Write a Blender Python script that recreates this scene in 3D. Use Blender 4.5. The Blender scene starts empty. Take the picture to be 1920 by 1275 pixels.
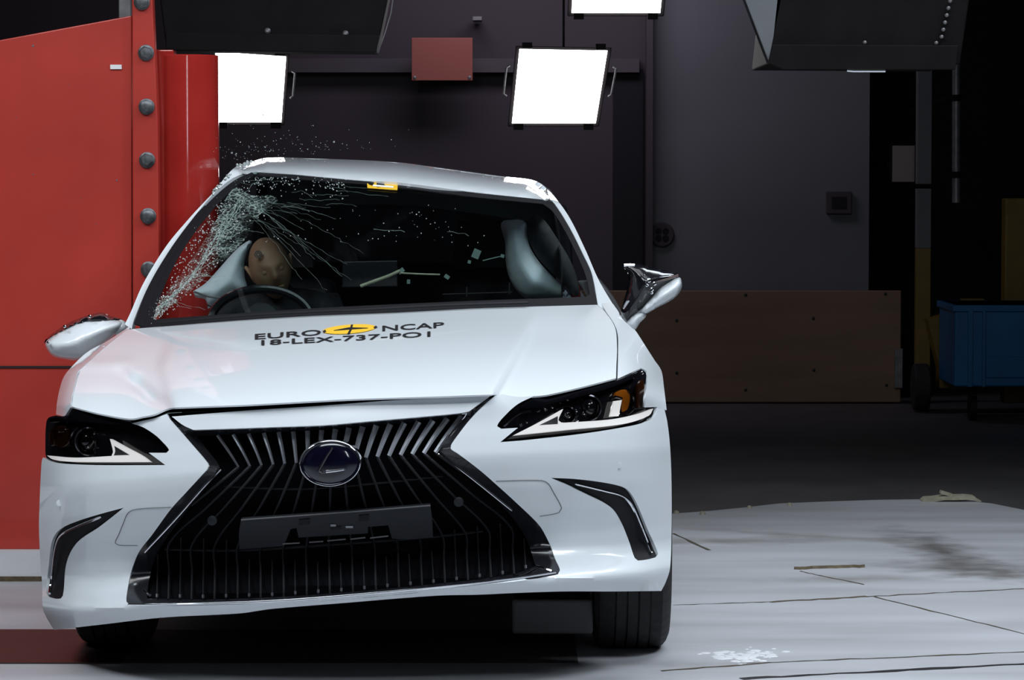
import bpy, bmesh, math, random
from mathutils import Vector, Matrix, geometry
import numpy as np

random.seed(7)
C = bpy.context.scene.collection
SC = bpy.context.scene
rad = math.radians

# ------------------------------------------------------------------ camera, world, lights, exposure
FPX, CX, CY, CAMH, HOR = 6000.0, 960.0, 637.5, 1.49, 319.0
PITCH = math.atan((CY - HOR) / FPX)
cam_d = bpy.data.cameras.new('camera')
cam_d.sensor_width = 36.0
cam_d.lens = FPX / 1920.0 * 36.0
cam_d.clip_end = 200
cam = bpy.data.objects.new('camera', cam_d)
cam.location = (0, 0, CAMH)
cam.rotation_euler = (math.pi / 2 - PITCH, 0, 0)
C.objects.link(cam)
SC.camera = cam

w = bpy.data.worlds.new('hall_dark')
SC.world = w
w.use_nodes = True
w.node_tree.nodes['Background'].inputs[0].default_value = (0.75, 0.8, 1.0, 1)
w.node_tree.nodes['Background'].inputs[1].default_value = 0.02

SC.view_settings.view_transform = 'Standard'
SC.view_settings.look = 'None'
SC.view_settings.gamma = 1
SC.view_settings.use_curve_mapping = False
SC.view_settings.exposure = 0.0


def area(name, loc, target, sx, sy, power, col=(0.93, 0.96, 1.0), spread=180):
    l = bpy.data.lights.new(name, 'AREA')
    l.shape = 'RECTANGLE'
    l.size, l.size_y = sx, sy
    l.energy = power
    l.color = col
    l.spread = rad(spread)
    o = bpy.data.objects.new(name, l)
    o.location = loc
    d = Vector(target) - Vector(loc)
    o.rotation_euler = d.to_track_quat('-Z', 'Y').to_euler()
    C.objects.link(o)
    return o


COOL = (.86, .93, 1.0)
area('hall_lamp_bank_over_car', (-0.3, 9.3, 4.6), (-0.4, 9.7, 0.5), 3.4, 2.2, 37, col=COOL, spread=150)
area('hall_lamp_bank_front', (-0.1, 5.8, 4.8), (-0.45, 9.1, 0.65), 5.0, 1.2, 58, col=COOL, spread=110)
area('hall_lamp_side', (3.5, 8.0, 5.2), (0.2, 9.3, 0.7), 1.6, 1.2, 34, col=COOL, spread=80)
area('hall_lamp_side', (-4.2, 7.6, 5.2), (-1.2, 9.3, 0.7), 1.6, 1.2, 31, col=COOL, spread=80)
area('added_streak_lamp', (1.3, 2.2, 2.6), (-1.2, 11.8, 1.4), .22, 2.0, 9, col=COOL, spread=120)  # unseen strip lamp added so the pole shows a bright streak
area('hall_lamp_bank_slab', (2.6, 11.5, 5.0), (1.6, 11.2, 0.0), 2.2, 2.2, 66, col=COOL, spread=110)
area('hall_lamp_bank_barrier', (-2.2, 7.2, 4.6), (-2.0, 11.6, 1.2), 1.6, 1.2, 17, col=(1, .97, .95), spread=110)
area('added_rear_wall_fill', (0.1, 20.4, 3.3), (0.2, 22.0, 2.3), 1.8, 0.6, 17, col=(0.92, 0.82, 1.0))  # unseen lamp added to give the back wall its purple glow

# ------------------------------------------------------------------ projection helpers
CP, SP = math.cos(PITCH), math.sin(PITCH)


def P(px, py, Y):
    a = (px - CX) / FPX
    b = (CY - py) / FPX
    dy = CP + b * SP
    dz = -SP + b * CP
    k = Y / dy
    return Vector((a * k, Y, CAMH + dz * k))


YAW, ROLL = rad(-1.5), rad(-4.0)
E = P(620, 868, 9.0)                    # the emblem: origin of the car's own frame
RM = Matrix.Rotation(YAW, 3, 'Z') @ Matrix.Rotation(ROLL, 3, 'Y')
RMI = RM.transposed()


def L2W(x, y, z):
    return E + RM @ Vector((x, y, z))


def interp(x, tab):
    if x <= tab[0][0]:
        (a, b), (c, d) = tab[0], tab[1]
    elif x >= tab[-1][0]:
        (a, b), (c, d) = tab[-2], tab[-1]
    else:
        for i in range(len(tab) - 1):
            if tab[i][0] <= x <= tab[i + 1][0]:
                (a, b), (c, d) = tab[i], tab[i + 1]
                break
    return b + (d - b) * (x - a) / (c - a)


def sm01(t):
    t = max(0.0, min(1.0, t))
    return t * t * (3 - 2 * t)


def smooth_table(tab, h):
    lo, hi = tab[0][0], tab[-1][0]
    n = 400
    xs = np.linspace(lo - .4, hi + .4, n)
    ys = np.array([interp(v, tab) for v in xs])
    d = (xs[1] - xs[0])
    r = max(1, int(h / d))
    ker = np.hanning(2 * r + 3)[1:-1]
    ker /= ker.sum()
    yp = np.pad(ys, r, mode='reflect', reflect_type='odd')
    ys2 = np.convolve(yp, ker, mode='valid')
    return xs, ys2


GX = smooth_table([(-1.3, 1.22), (-1.1, .84), (-.96, .56), (-.92, .47), (-.85, .34), (-.75, .225), (-.65, .15), (-.5, .075), (-.3, .025), (0, 0),
                   (.3, .025), (.5, .075), (.65, .15), (.75, .225), (.85, .34), (.92, .47), (.96, .56), (1.1, .84), (1.3, 1.22)], .06)
GV = smooth_table([(-.6, .25), (-.43, .08), (-.385, .02), (-.36, 0.0), (-.345, .022), (-.315, .105), (-.285, .13), (-.24, .115), (-.17, .068), (-.09, .022), (-.03, .004), (0, 0), (.06, .014), (.12, .034), (.2, .068), (.35, .18)], .012)


def G(x, z):
    # the creases of the bumper sag a little towards the corners
    k = max(0.0, min(1.0, (.16 - z) / .12))
    z2 = z + .058 * min(1.2, (x / .92) ** 2) * k * k * (3 - 2 * k)
    q = float(np.interp(z2, *GV))
    if z2 < 0:
        q *= 1 - .22 * sm01((abs(x) - .72) / .2)
    return float(np.interp(x - .022, *GX)) + q


def faceY(px, py, off=0.0):
    Y = 9.1
    for _ in range(28):
        l = RMI @ (P(px, py, Y) - E)
        yn = G(l.x, l.z) + off
        tgt = Y + (yn - l.y) * .8
        if abs(tgt - Y) < 1e-5:
            break
        Y = tgt
    return Y


# hood / greenhouse depth
HF = [(100, 753), (135, 762), (189, 775), (245, 785), (268, 781), (289, 777), (312, 767), (460, 760), (645, 751), (831, 743), (921, 740), (971, 745), (1027, 747), (1093, 728), (1155, 711), (1230, 694)]
HR = [(60, 628), (243, 617), (443, 601), (588, 592), (740, 586), (887, 578), (1012, 574), (1119, 571), (1300, 562)]


def sm01(t):
    t = max(0.0, min(1.0, t))
    return t * t * (3 - 2 * t)


def pl_dist(p, pl):
    b = 1e9
    for i in range(len(pl) - 1):
        ax, ay = pl[i]
        bx, by = pl[i + 1]
        dx, dy = bx - ax, by - ay
        t = max(0, min(1, ((p[0] - ax) * dx + (p[1] - ay) * dy) / (dx * dx + dy * dy + 1e-12)))
        d = math.hypot(p[0] - ax - t * dx, p[1] - ay - t * dy)
        b = min(b, d)
    return b


def baseY(px):
    u = (px - 690) / 440.0
    return 10.17 + .16 * u * u


_hf = {}


def hoodY(px, py):
    yf = interp(px, HF)
    k = round(px)
    if k not in _hf:
        # average over a window so that the corners of the hood's front edge do not print on its surface
        _hf[k] = sum(faceY(q, interp(q, HF)) for q in (px - 36, px - 18, px, px + 18, px + 36)) / 5
    Yf = _hf[k]
    yfs = sum(interp(q, HF) for q in (px - 40, px - 20, px, px + 20, px + 40)) / 5
    yr = interp(px, HR)
    t = (yfs - py) / (yfs - yr)
    Yr = baseY(px)
    Y = Yf + (Yr - Yf) * (.55 * t + .45 * t * abs(t))
    # creases pressed into the hood: one each side, and the crumple by the struck corner
    d = px - interp(py, [(575, 1010), (640, 985), (745, 925)])
    Y += .055 * (sm01((d + 10) / 20) - .5) * sm01((py - 580) / 60)
    d = px - interp(py, [(600, 330), (690, 300), (790, 330)])
    Y += -.03 * (sm01((d + 10) / 20) - .5) * sm01((py - 610) / 60)
    dd = pl_dist((px, py), [(225, 690), (262, 722), (318, 776)])
    Y += .05 * math.exp(-(dd / 13) ** 2) * sm01((py - 680) / 50) * sm01((yfs - py) / 30)
    dd = pl_dist((px, py), [(150, 684), (240, 681), (250, 700)])
    Y -= .02 * math.exp(-(dd / 10) ** 2)
    return Y


def wsTop(px):
    return interp(px, [(300, 310), (470, 321), (588, 331), (687, 340), (887, 361), (1016, 374), (1200, 392)])


def greenY(px, py):
    pb, pt = interp(px, HR), wsTop(px)
    t = (pb - py) / (pb - pt)
    Y = baseY(px) + .93 * t
    if t > 1:
        Y += (t - 1) * 6.0
    return Y


# ------------------------------------------------------------------ materials
def principled(name, col, rough=.5, metal=0.0, coat=0.0, spec=.5, trans=0.0, emit=None, estr=0.0, alpha=1.0):
    m = bpy.data.materials.new(name)
    m.use_nodes = True
    b = m.node_tree.nodes['Principled BSDF']
    b.inputs['Base Color'].default_value = (*col, 1)
    b.inputs['Roughness'].default_value = rough
    b.inputs['Metallic'].default_value = metal
    b.inputs['Coat Weight'].default_value = coat
    b.inputs['Coat Roughness'].default_value = .04
    b.inputs['Specular IOR Level'].default_value = spec
    b.inputs['Transmission Weight'].default_value = trans
    b.inputs['Alpha'].default_value = alpha
    if emit:
        b.inputs['Emission Color'].default_value = (*emit, 1)
        b.inputs['Emission Strength'].default_value = estr
    return m


def noisy(name, c1, c2, scale=6, rough=.6, metal=0, detail=6, lo=.35, hi=.65, bump=0.0, stretch=(1, 1, 1), coat=0.0):
    m = principled(name, c1, rough, metal, coat)
    nt = m.node_tree
    b = nt.nodes['Principled BSDF']
    tc = nt.nodes.new('ShaderNodeTexCoord')
    mp = nt.nodes.new('ShaderNodeMapping')
    mp.inputs['Scale'].default_value = stretch
    nz = nt.nodes.new('ShaderNodeTexNoise')
    nz.inputs['Scale'].default_value = scale
    nz.inputs['Detail'].default_value = detail
    cr = nt.nodes.new('ShaderNodeValToRGB')
    cr.color_ramp.elements[0].position = lo
    cr.color_ramp.elements[1].position = hi
    cr.color_ramp.elements[0].color = (*c1, 1)
    cr.color_ramp.elements[1].color = (*c2, 1)
    nt.links.new(tc.outputs['Object'], mp.inputs['Vector'])
    nt.links.new(mp.outputs['Vector'], nz.inputs['Vector'])
    nt.links.new(nz.outputs['Fac'], cr.inputs['Fac'])
    nt.links.new(cr.outputs['Color'], b.inputs['Base Color'])
    if bump:
        bp = nt.nodes.new('ShaderNodeBump')
        bp.inputs['Strength'].default_value = bump
        bp.inputs['Distance'].default_value = .01
        nt.links.new(nz.outputs['Fac'], bp.inputs['Height'])
        nt.links.new(bp.outputs['Normal'], b.inputs['Normal'])
    return m


def glass(name, tint=(.8, .9, .88), refl=1.0, rough=.0):
    m = bpy.data.materials.new(name)
    m.use_nodes = True
    nt = m.node_tree
    nt.nodes.clear()
    out = nt.nodes.new('ShaderNodeOutputMaterial')
    mix = nt.nodes.new('ShaderNodeMixShader')
    tr = nt.nodes.new('ShaderNodeBsdfTransparent')
    tr.inputs[0].default_value = (*tint, 1)
    gl = nt.nodes.new('ShaderNodeBsdfGlossy')
    gl.inputs['Roughness'].default_value = rough
    gl.inputs['Color'].default_value = (refl, refl, refl, 1)
    fr = nt.nodes.new('ShaderNodeFresnel')
    fr.inputs[0].default_value = 1.45
    nt.links.new(fr.outputs[0], mix.inputs[0])
    nt.links.new(tr.outputs[0], mix.inputs[1])
    nt.links.new(gl.outputs[0], mix.inputs[2])
    nt.links.new(mix.outputs[0], out.inputs[0])
    return m


M = {}
M['paint'] = principled('pearl_white_paint', (.73, .78, .815), .34, 0, 1.0)
M['black_gloss'] = principled('gloss_black', (.008, .008, .011), .12, 0, .6)
M['black'] = principled('matt_black_plastic', (.006, .006, .008), .6, spec=.25)
M['deep_black'] = principled('grille_depth', (.002, .002, .003), .8, spec=.05)
M['dark_grey'] = principled('dark_grey_plastic', (.012, .014, .018), .5, spec=.3)
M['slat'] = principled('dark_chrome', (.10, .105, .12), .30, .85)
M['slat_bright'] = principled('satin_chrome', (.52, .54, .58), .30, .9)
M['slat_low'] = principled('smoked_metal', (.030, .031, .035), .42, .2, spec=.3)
M['chrome'] = principled('chrome', (.85, .86, .9), .08, 1)
M['smoked_chrome'] = principled('smoked_chrome', (.10, .10, .115), .14, .9)
M['frame'] = principled('spindle_gloss_black', (.012, .012, .015), .22, 0, .4)
M['white_plastic'] = principled('white_light_guide', (.93, .94, .95), .25, 0, .5, emit=(1, 1, 1), estr=.6)
M['amber'] = principled('amber_lens', (.55, .15, .01), .15, 0, .8)
M['amber_dark'] = principled('amber_reflector', (.06, .016, .004), .2, 0, .6)
M['lens'] = glass('lamp_cover_glass', (.97, .97, .97), .15)
M['windscreen'] = glass('windscreen_glass', (.70, .80, .78))
M['glass_dark'] = glass('side_glass', (.25, .28, .28))
M['emblem_blue'] = principled('emblem_blue', (.003, .003, .012), .12, 0, 1)
M['undertray'] = principled('underbody_shield', (.10, .10, .105), .6)
M['rubber'] = noisy('tyre_rubber', (.012, .011, .012), (.022, .020, .021), 40, .75)
M['rim'] = principled('alloy', (.35, .36, .38), .3, .9)
M['interior'] = principled('dark_interior_trim', (.009, .010, .012), .7)
M['seat'] = noisy('dark_seat_leather', (.010, .011, .014), (.018, .019, .023), 30, .55)
M['airbag'] = noisy('airbag_cloth', (.56, .66, .74), (.72, .80, .86), 9, .85, bump=.5)
M['skin'] = noisy('dummy_vinyl_skin', (.30, .18, .11), (.40, .25, .155), 12, .55)
M['dummy_cloth'] = noisy('dummy_dark_shirt', (.012, .013, .018), (.025, .026, .03), 40, .9)
M['dark_mark'] = principled('dark_mark', (.01, .01, .012), .5)
M['yellow'] = principled('yellow_vinyl', (.80, .48, .03), .5)
M['crack'] = principled('broken_glass_edge', (.22, .30, .28), .35)
M['shard'] = principled('glass_chips', (.34, .40, .39), .12, 0, .6)
M['red'] = noisy('red_barrier_paint', (.42, .034, .024), (.50, .045, .032), 3.2, .36, detail=8, lo=.3, hi=.7, coat=.25)
M['red_gloss'] = noisy('red_pole_paint', (.36, .022, .018), (.42, .03, .024), 5, .12, coat=.8)
M['bolt'] = noisy('bolt_steel', (.09, .10, .11), (.17, .18, .19), 60, .42, .7)
M['steel'] = noisy('grey_steel', (.16, .16, .17), (.24, .24, .25), 20, .45, .5)
M['white_block'] = noisy('white_painted_block', (.60, .62, .66), (.70, .72, .75), 4, .6)
M['housing'] = noisy('black_lamp_housing', (.005, .004, .005), (.008, .006, .007), 8, .7)
M['housing'].node_tree.nodes['Principled BSDF'].inputs['Specular IOR Level'].default_value = .15
M['lamp'] = principled('lamp_diffuser', (1, 1, 1), .5, emit=(1.0, .985, 1.0), estr=9)
M['wall_dark'] = noisy('dark_wall', (.060, .050, .060), (.072, .060, .072), .7, .8)
M['wall_ledge'] = noisy('wall_ledge_paint', (.085, .075, .085), (.095, .085, .097), 2, .8)
M['wall_grey'] = noisy('grey_wall', (.14, .15, .165), (.165, .175, .19), 1.2, .8)
M['wood'] = noisy('beige_board', (.20, .125, .08), (.25, .16, .105), 2.0, .6, stretch=(.4, 1, 3))
M['blue'] = noisy('blue_metal', (.001, .11, .30), (.002, .14, .36), 5, .45)
M['ochre'] = noisy('ochre_paint', (.16, .10, .008), (.20, .125, .012), 8, .5)
M['sign_red'] = principled('dull_red_sign', (.34, .10, .075), .6)
M['paper'] = principled('paper', (.30, .27, .26), .8)
M['white_label'] = principled('white_label', (.82, .84, .84), .5)
M['void'] = principled('dark_recess', (.006, .007, .011), .8)
M['floor_dark'] = noisy('dark_floor', (.075, .072, .076), (.10, .097, .10), 2.5, .6)
M['floor_mat'] = noisy('dark_red_floor', (.034, .016, .015), (.024, .013, .013), 4, .42)
M['seam'] = noisy('floor_seam_dirt', (.05, .045, .035), (.10, .085, .05), 30, .8)
M['foam'] = noisy('yellowed_foam', (.28, .27, .19), (.38, .36, .28), 30, .85)
M['rust'] = noisy('brown_edge', (.06, .045, .025), (.12, .09, .05), 40, .8)


def floor_material():
    m = principled('worn_white_floor', (.5, .5, .5), .5)
    nt = m.node_tree
    b = nt.nodes['Principled BSDF']
    N = nt.nodes.new
    tc = N('ShaderNodeTexCoord')
    base = N('ShaderNodeTexNoise')
    mp = N('ShaderNodeMapping')
    mp.inputs['Scale'].default_value = (.35, 1.6, 1)
    base.inputs['Scale'].default_value = 2.2
    base.inputs['Detail'].default_value = 8
    nt.links.new(tc.outputs['Object'], mp.inputs['Vector'])
    nt.links.new(mp.outputs['Vector'], base.inputs['Vector'])
    cr = N('ShaderNodeValToRGB')
    cr.color_ramp.elements[0].position = .3
    cr.color_ramp.elements[1].position = .68
    cr.color_ramp.elements[0].color = (.34, .345, .365, 1)
    cr.color_ramp.elements[1].color = (.47, .485, .52, 1)
    nt.links.new(base.outputs['Fac'], cr.inputs['Fac'])
    col = cr.outputs['Color']
    # grimy smears lying on the slab, each an ellipse broken up with noise
    for (p, q, yaw, ln, wd, strength) in STAINS:
        c = p
        ma = N('ShaderNodeMapping')
        ma.vector_type = 'TEXTURE'
        ma.inputs['Location'].default_value = (c.x, c.y, 0)
        ma.inputs['Rotation'].default_value = (0, 0, yaw)
        ma.inputs['Scale'].default_value = (ln, wd, 1)
        nt.links.new(tc.outputs['Object'], ma.inputs['Vector'])
        le = N('ShaderNodeVectorMath')
        le.operation = 'LENGTH'
        nt.links.new(ma.outputs['Vector'], le.inputs[0])
        nz = N('ShaderNodeTexNoise')
        nz.inputs['Scale'].default_value = 7
        nz.inputs['Detail'].default_value = 7
        nt.links.new(tc.outputs['Object'], nz.inputs['Vector'])
        ad = N('ShaderNodeMath')
        ad.operation = 'MULTIPLY_ADD'
        ad.inputs[1].default_value = 1.5
        nt.links.new(nz.outputs['Fac'], ad.inputs[0])
        nt.links.new(le.outputs['Value'], ad.inputs[2])
        mr = N('ShaderNodeMapRange')
        mr.inputs[1].default_value = .75
        mr.inputs[2].default_value = 1.75
        mr.inputs[3].default_value = strength
        mr.inputs[4].default_value = 0
        mr.clamp = True
        nt.links.new(ad.outputs[0], mr.inputs[0])
        mx = N('ShaderNodeMixRGB')
        mx.inputs[2].default_value = (*q, 1)
        nt.links.new(mr.outputs[0], mx.inputs[0])
        nt.links.new(col, mx.inputs[1])
        col = mx.outputs[0]
    nt.links.new(col, b.inputs['Base Color'])
    bp = N('ShaderNodeBump')
    bp.inputs['Strength'].default_value = .25
    bp.inputs['Distance'].default_value = .02
    nt.links.new(base.outputs['Fac'], bp.inputs['Height'])
    nt.links.new(bp.outputs['Normal'], b.inputs['Normal'])
    return m


def floorpt(px, py, z=0.0):
    Y = (CAMH - z) * FPX / (py - HOR)
    for _ in range(20):
        v = P(px, py, Y)
        Y *= (CAMH - z) / max(1e-6, (CAMH - v.z))
    return P(px, py, Y)


GRIME = (.10, .095, .09)
STAINS = [
    (floorpt(1765, 1032), GRIME, rad(-84), .95, .17, .95),
    (floorpt(1840, 1066), GRIME, rad(-30), .45, .30, .85),
    (floorpt(1905, 1080), (.13, .12, .11), rad(0), .35, .16, .7),
    (floorpt(1370, 1015), (.17, .16, .15), rad(4), .55, .16, .7),
    (floorpt(1520, 1005), (.20, .19, .175), rad(-30), .60, .10, .7),
    (floorpt(1600, 1085), (.20, .19, .18), rad(5), .45, .12, .7),
    (floorpt(1300, 1245), (.20, .19, .19), rad(0), .30, .12, .6),
]
M['floor'] = floor_material()

# ------------------------------------------------------------------ object building helpers
WORLD = {}                                # world position of each object's origin


def link(name, me, parent=None, loc=None):
    o = bpy.data.objects.new(name, me)
    C.objects.link(o)
    if parent is not None:
        o.parent = parent
        pl = WORLD[parent.as_pointer()]
    else:
        pl = Vector((0, 0, 0))
    loc = Vector(loc if loc is not None else (0, 0, 0))
    o.location = loc - pl
    WORLD[o.as_pointer()] = loc
    return o


def empty(name, loc, label=None, cat=None, group=None):
    o = link(name, None, None, loc)
    tag(o, label, cat, group)
    return o


def tag(o, label=None, cat=None, group=None, kind=None):
    if label:
        o['label'] = label
    if cat:
        o['category'] = cat
    if group:
        o['group'] = group
    if kind:
        o['kind'] = kind
    return o


def mesh(name, verts, faces, mat, parent=None, smooth=True, thick=0.0, face_to=None, angle=35, bevel=0.0, subsurf=0, center=True):
    verts = [Vector(v) for v in verts]
    if center:
        lo = Vector((min(v.x for v in verts), min(v.y for v in verts), min(v.z for v in verts)))
        hi = Vector((max(v.x for v in verts), max(v.y for v in verts), max(v.z for v in verts)))
        c = (lo + hi) / 2
        if parent is None:
            c.z = lo.z
    else:
        c = Vector((0, 0, 0))
    me = bpy.data.meshes.new(name)
    me.from_pydata([v - c for v in verts], [], faces)
    if thick:
        me.update()
        if face_to is not None:
            sm = Vector((0, 0, 0))
            for p in me.polygons:
                sm += p.normal * p.area
            if sm.dot(Vector(face_to)) < 0:
                me.flip_normals()
        n0 = len(me.vertices)
        front = [v.co.copy() for v in me.vertices]
        backv = [v.co - v.normal * thick for v in me.vertices]
        ff = [tuple(p.vertices) for p in me.polygons]
        cnt = {}
        for f in ff:
            for a_, b_ in zip(f, f[1:] + f[:1]):
                cnt[(a_, b_)] = cnt.get((a_, b_), 0) + 1
        rim = [(b_, a_, a_ + n0, b_ + n0) for (a_, b_) in cnt if (b_, a_) not in cnt]
        me2 = bpy.data.meshes.new(name)
        me2.from_pydata(front + backv, [], ff + [tuple(i + n0 for i in f[::-1]) for f in ff] + rim)
        bpy.data.meshes.remove(me)
        me = me2
        me.name = name
        face_to = None
    mats = mat if isinstance(mat, (list, tuple)) else [mat]
    for m_ in mats:
        me.materials.append(m_)
    me.update()
    if face_to is not None:
        s = Vector((0, 0, 0))
        for p in me.polygons:
            s += p.normal * p.area
        if s.dot(Vector(face_to)) < 0:
            me.flip_normals()
    if smooth:
        me.polygons.foreach_set('use_smooth', [True] * len(me.polygons))
        me.set_sharp_from_angle(angle=rad(angle))
    o = link(name, me, parent, c)
    if bevel:
        b = o.modifiers.new('b', 'BEVEL')
        b.width = bevel
        b.segments = 3
        b.limit_method = 'ANGLE'
        b.angle_limit = rad(40)
    if subsurf:
        s = o.modifiers.new('u', 'SUBSURF')
        s.levels = s.render_levels = subsurf
    return o


class MB:
    """collects pieces of one part"""

    def __init__(self):
        self.v, self.f, self.mi = [], [], []

    def add(self, vs, fs, mi=0):
        n = len(self.v)
        self.v += [Vector(v) for v in vs]
        self.f += [tuple(i + n for i in f) for f in fs]
        self.mi += [mi] * len(fs)

    def box(self, c, s, rot=None, mi=0):
        c = Vector(c)
        vs = []
        for dx in (-.5, .5):
            for dy in (-.5, .5):
                for dz in (-.5, .5):
                    v = Vector((dx * s[0], dy * s[1], dz * s[2]))
                    if rot is not None:
                        v = rot @ v
                    vs.append(c + v)
        self.add(vs, [(0, 1, 3, 2), (4, 6, 7, 5), (0, 4, 5, 1), (2, 3, 7, 6), (0, 2, 6, 4), (1, 5, 7, 3)], mi)

    def hexa(self, a, b, mi=0):
        """prism between two matching loops a and b"""
        n = len(a)
        vs = list(a) + list(b)
        fs = [tuple(range(n))[::-1], tuple(range(n, 2 * n))]
        for i in range(n):
            j = (i + 1) % n
            fs.append((i, j, n + j, n + i))
        self.add(vs, fs, mi)

    def tube(self, pts, r, n=8, mi=0, closed=False):
        pts = [Vector(p) for p in pts]
        rs = r if isinstance(r, (list, tuple)) else [r] * len(pts)
        m = len(pts)
        rings = []
        prev = None
        for i, p in enumerate(pts):
            if closed:
                t = pts[(i + 1) % m] - pts[i - 1]
            else:
                t = pts[min(m - 1, i + 1)] - pts[max(0, i - 1)]
            t.normalize()
            if prev is None:
                a = t.orthogonal().normalized()
            else:
                a = (prev - t * prev.dot(t))
                a = a.normalized() if a.length > 1e-6 else t.orthogonal().normalized()
            prev = a
            b = t.cross(a)
            rings.append([p + (a * math.cos(2 * math.pi * k / n) + b * math.sin(2 * math.pi * k / n)) * rs[i] for k in range(n)])
        vs = [v for rg in rings for v in rg]
        fs = []
        for i in range(m if closed else m - 1):
            for k in range(n):
                a0, a1 = i * n + k, i * n + (k + 1) % n
                b0, b1 = ((i + 1) % m) * n + k, ((i + 1) % m) * n + (k + 1) % n
                fs.append((a0, a1, b1, b0))
        if not closed:
            fs.append(tuple(range(n))[::-1])
            fs.append(tuple(range((m - 1) * n, m * n)))
        self.add(vs, fs, mi)

    def lathe(self, c, axis, prof, n=32, mi=0, cap=True):
        """prof: (distance along axis, radius)"""
        axis = Vector(axis).normalized()
        a = axis.orthogonal().normalized()
        b = axis.cross(a)
        c = Vector(c)
        vs, fs = [], []
        for (h, r) in prof:
            for k in range(n):
                t = 2 * math.pi * k / n
                vs.append(c + axis * h + (a * math.cos(t) + b * math.sin(t)) * r)
        for i in range(len(prof) - 1):
            for k in range(n):
                fs.append((i * n + k, i * n + (k + 1) % n, (i + 1) * n + (k + 1) % n, (i + 1) * n + k))
        if cap:
            fs.append(tuple(range(n))[::-1])
            fs.append(tuple(range((len(prof) - 1) * n, len(prof) * n)))
        self.add(vs, fs, mi)

    def build(self, name, mat, parent=None, **kw):
        o = mesh(name, self.v, self.f, mat, parent, **kw)
        if any(self.mi):
            o.data.polygons.foreach_set('material_index', self.mi)
        return o


def curve(pts, closed=True, step=6.0):
    """Catmull-Rom through the points; a third value of 1 keeps a point sharp"""
    n = len(pts)
    out = []
    rng = n if closed else n - 1
    for i in range(rng):
        p1, p2 = pts[i], pts[(i + 1) % n]
        p0 = pts[i - 1] if (closed or i > 0) else p1
        p3 = pts[(i + 2) % n] if (closed or i + 2 < n) else p2
        c1 = len(p1) > 2
        c2 = len(p2) > 2
        v = [np.array(q[:2], float) for q in (p0, p1, p2, p3)]
        d = np.linalg.norm(v[2] - v[1])
        t1 = (v[2] - v[1]) if c1 else (v[2] - v[0]) * d / (np.linalg.norm(v[2] - v[0]) + 1e-9)
        t2 = (v[2] - v[1]) if c2 else (v[3] - v[1]) * d / (np.linalg.norm(v[3] - v[1]) + 1e-9)
        k = max(1, int(d / step))
        for j in range(k):
            t = j / k
            h = (2 * t ** 3 - 3 * t ** 2 + 1) * v[1] + (t ** 3 - 2 * t ** 2 + t) * t1 + (-2 * t ** 3 + 3 * t ** 2) * v[2] + (t ** 3 - t ** 2) * t2
            out.append((float(h[0]), float(h[1])))
    if not closed:
        out.append(tuple(map(float, pts[-1][:2])))
    return out


def inside(p, poly):
    x, y = p
    r = False
    n = len(poly)
    j = n - 1
    for i in range(n):
        xi, yi = poly[i]
        xj, yj = poly[j]
        if (yi > y) != (yj > y) and x < (xj - xi) * (y - yi) / (yj - yi) + xi:
            r = not r
        j = i
    return r


def fill2d(outline, holes=(), step=10.0):
    """constrained triangulation of an outline with holes -> 2D verts, triangles"""
    loops = [outline] + list(holes)
    pts, edges = [], []
    for lp in loops:
        n0 = len(pts)
        pts += lp
        edges += [(n0 + i, n0 + (i + 1) % len(lp)) for i in range(len(lp))]
    xs = [p[0] for p in outline]
    ys = [p[1] for p in outline]
    nb = len(pts)
    bound = np.array(pts)
    y = min(ys) + step * .5
    row = 0
    while y < max(ys):
        x = min(xs) + step * (.5 if row % 2 else 0.0)
        while x < max(xs):
            if inside((x, y), outline) and not any(inside((x, y), h) for h in holes):
                d = np.min((bound[:, 0] - x) ** 2 + (bound[:, 1] - y) ** 2)
                if d > (step * .5) ** 2:
                    pts.append((x, y))
            x += step
        y += step * .87
        row += 1
    vs, es, fs, *_ = geometry.delaunay_2d_cdt([Vector(p) for p in pts], edges, [], 0, 1e-5)
    keep = []
    for f in fs:
        cx = sum(vs[i].x for i in f) / 3
        cy = sum(vs[i].y for i in f) / 3
        if inside((cx, cy), outline) and not any(inside((cx, cy), h) for h in holes):
            keep.append(tuple(f))
    used = sorted({i for f in keep for i in f})
    mp = {a: b for b, a in enumerate(used)}
    return [(vs[i].x, vs[i].y) for i in used], [tuple(mp[i] for i in f) for f in keep]


TOCAM = (0, -1, .1)


def panel(name, outline, yfn, mat, parent, holes=(), step=10.0, thick=.008, cstep=6.0, raw=False, face_to=TOCAM, angle=35, off=0.0):
    ol = outline if raw else curve(outline, True, cstep)
    hs = [h if raw else curve(h, True, cstep) for h in holes]
    v2, f = fill2d(ol, hs, step)
    vs = [P(x, y, yfn(x, y) + off) for x, y in v2]
    return mesh(name, vs, f, mat, parent, thick=thick, face_to=face_to, angle=angle)


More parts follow.
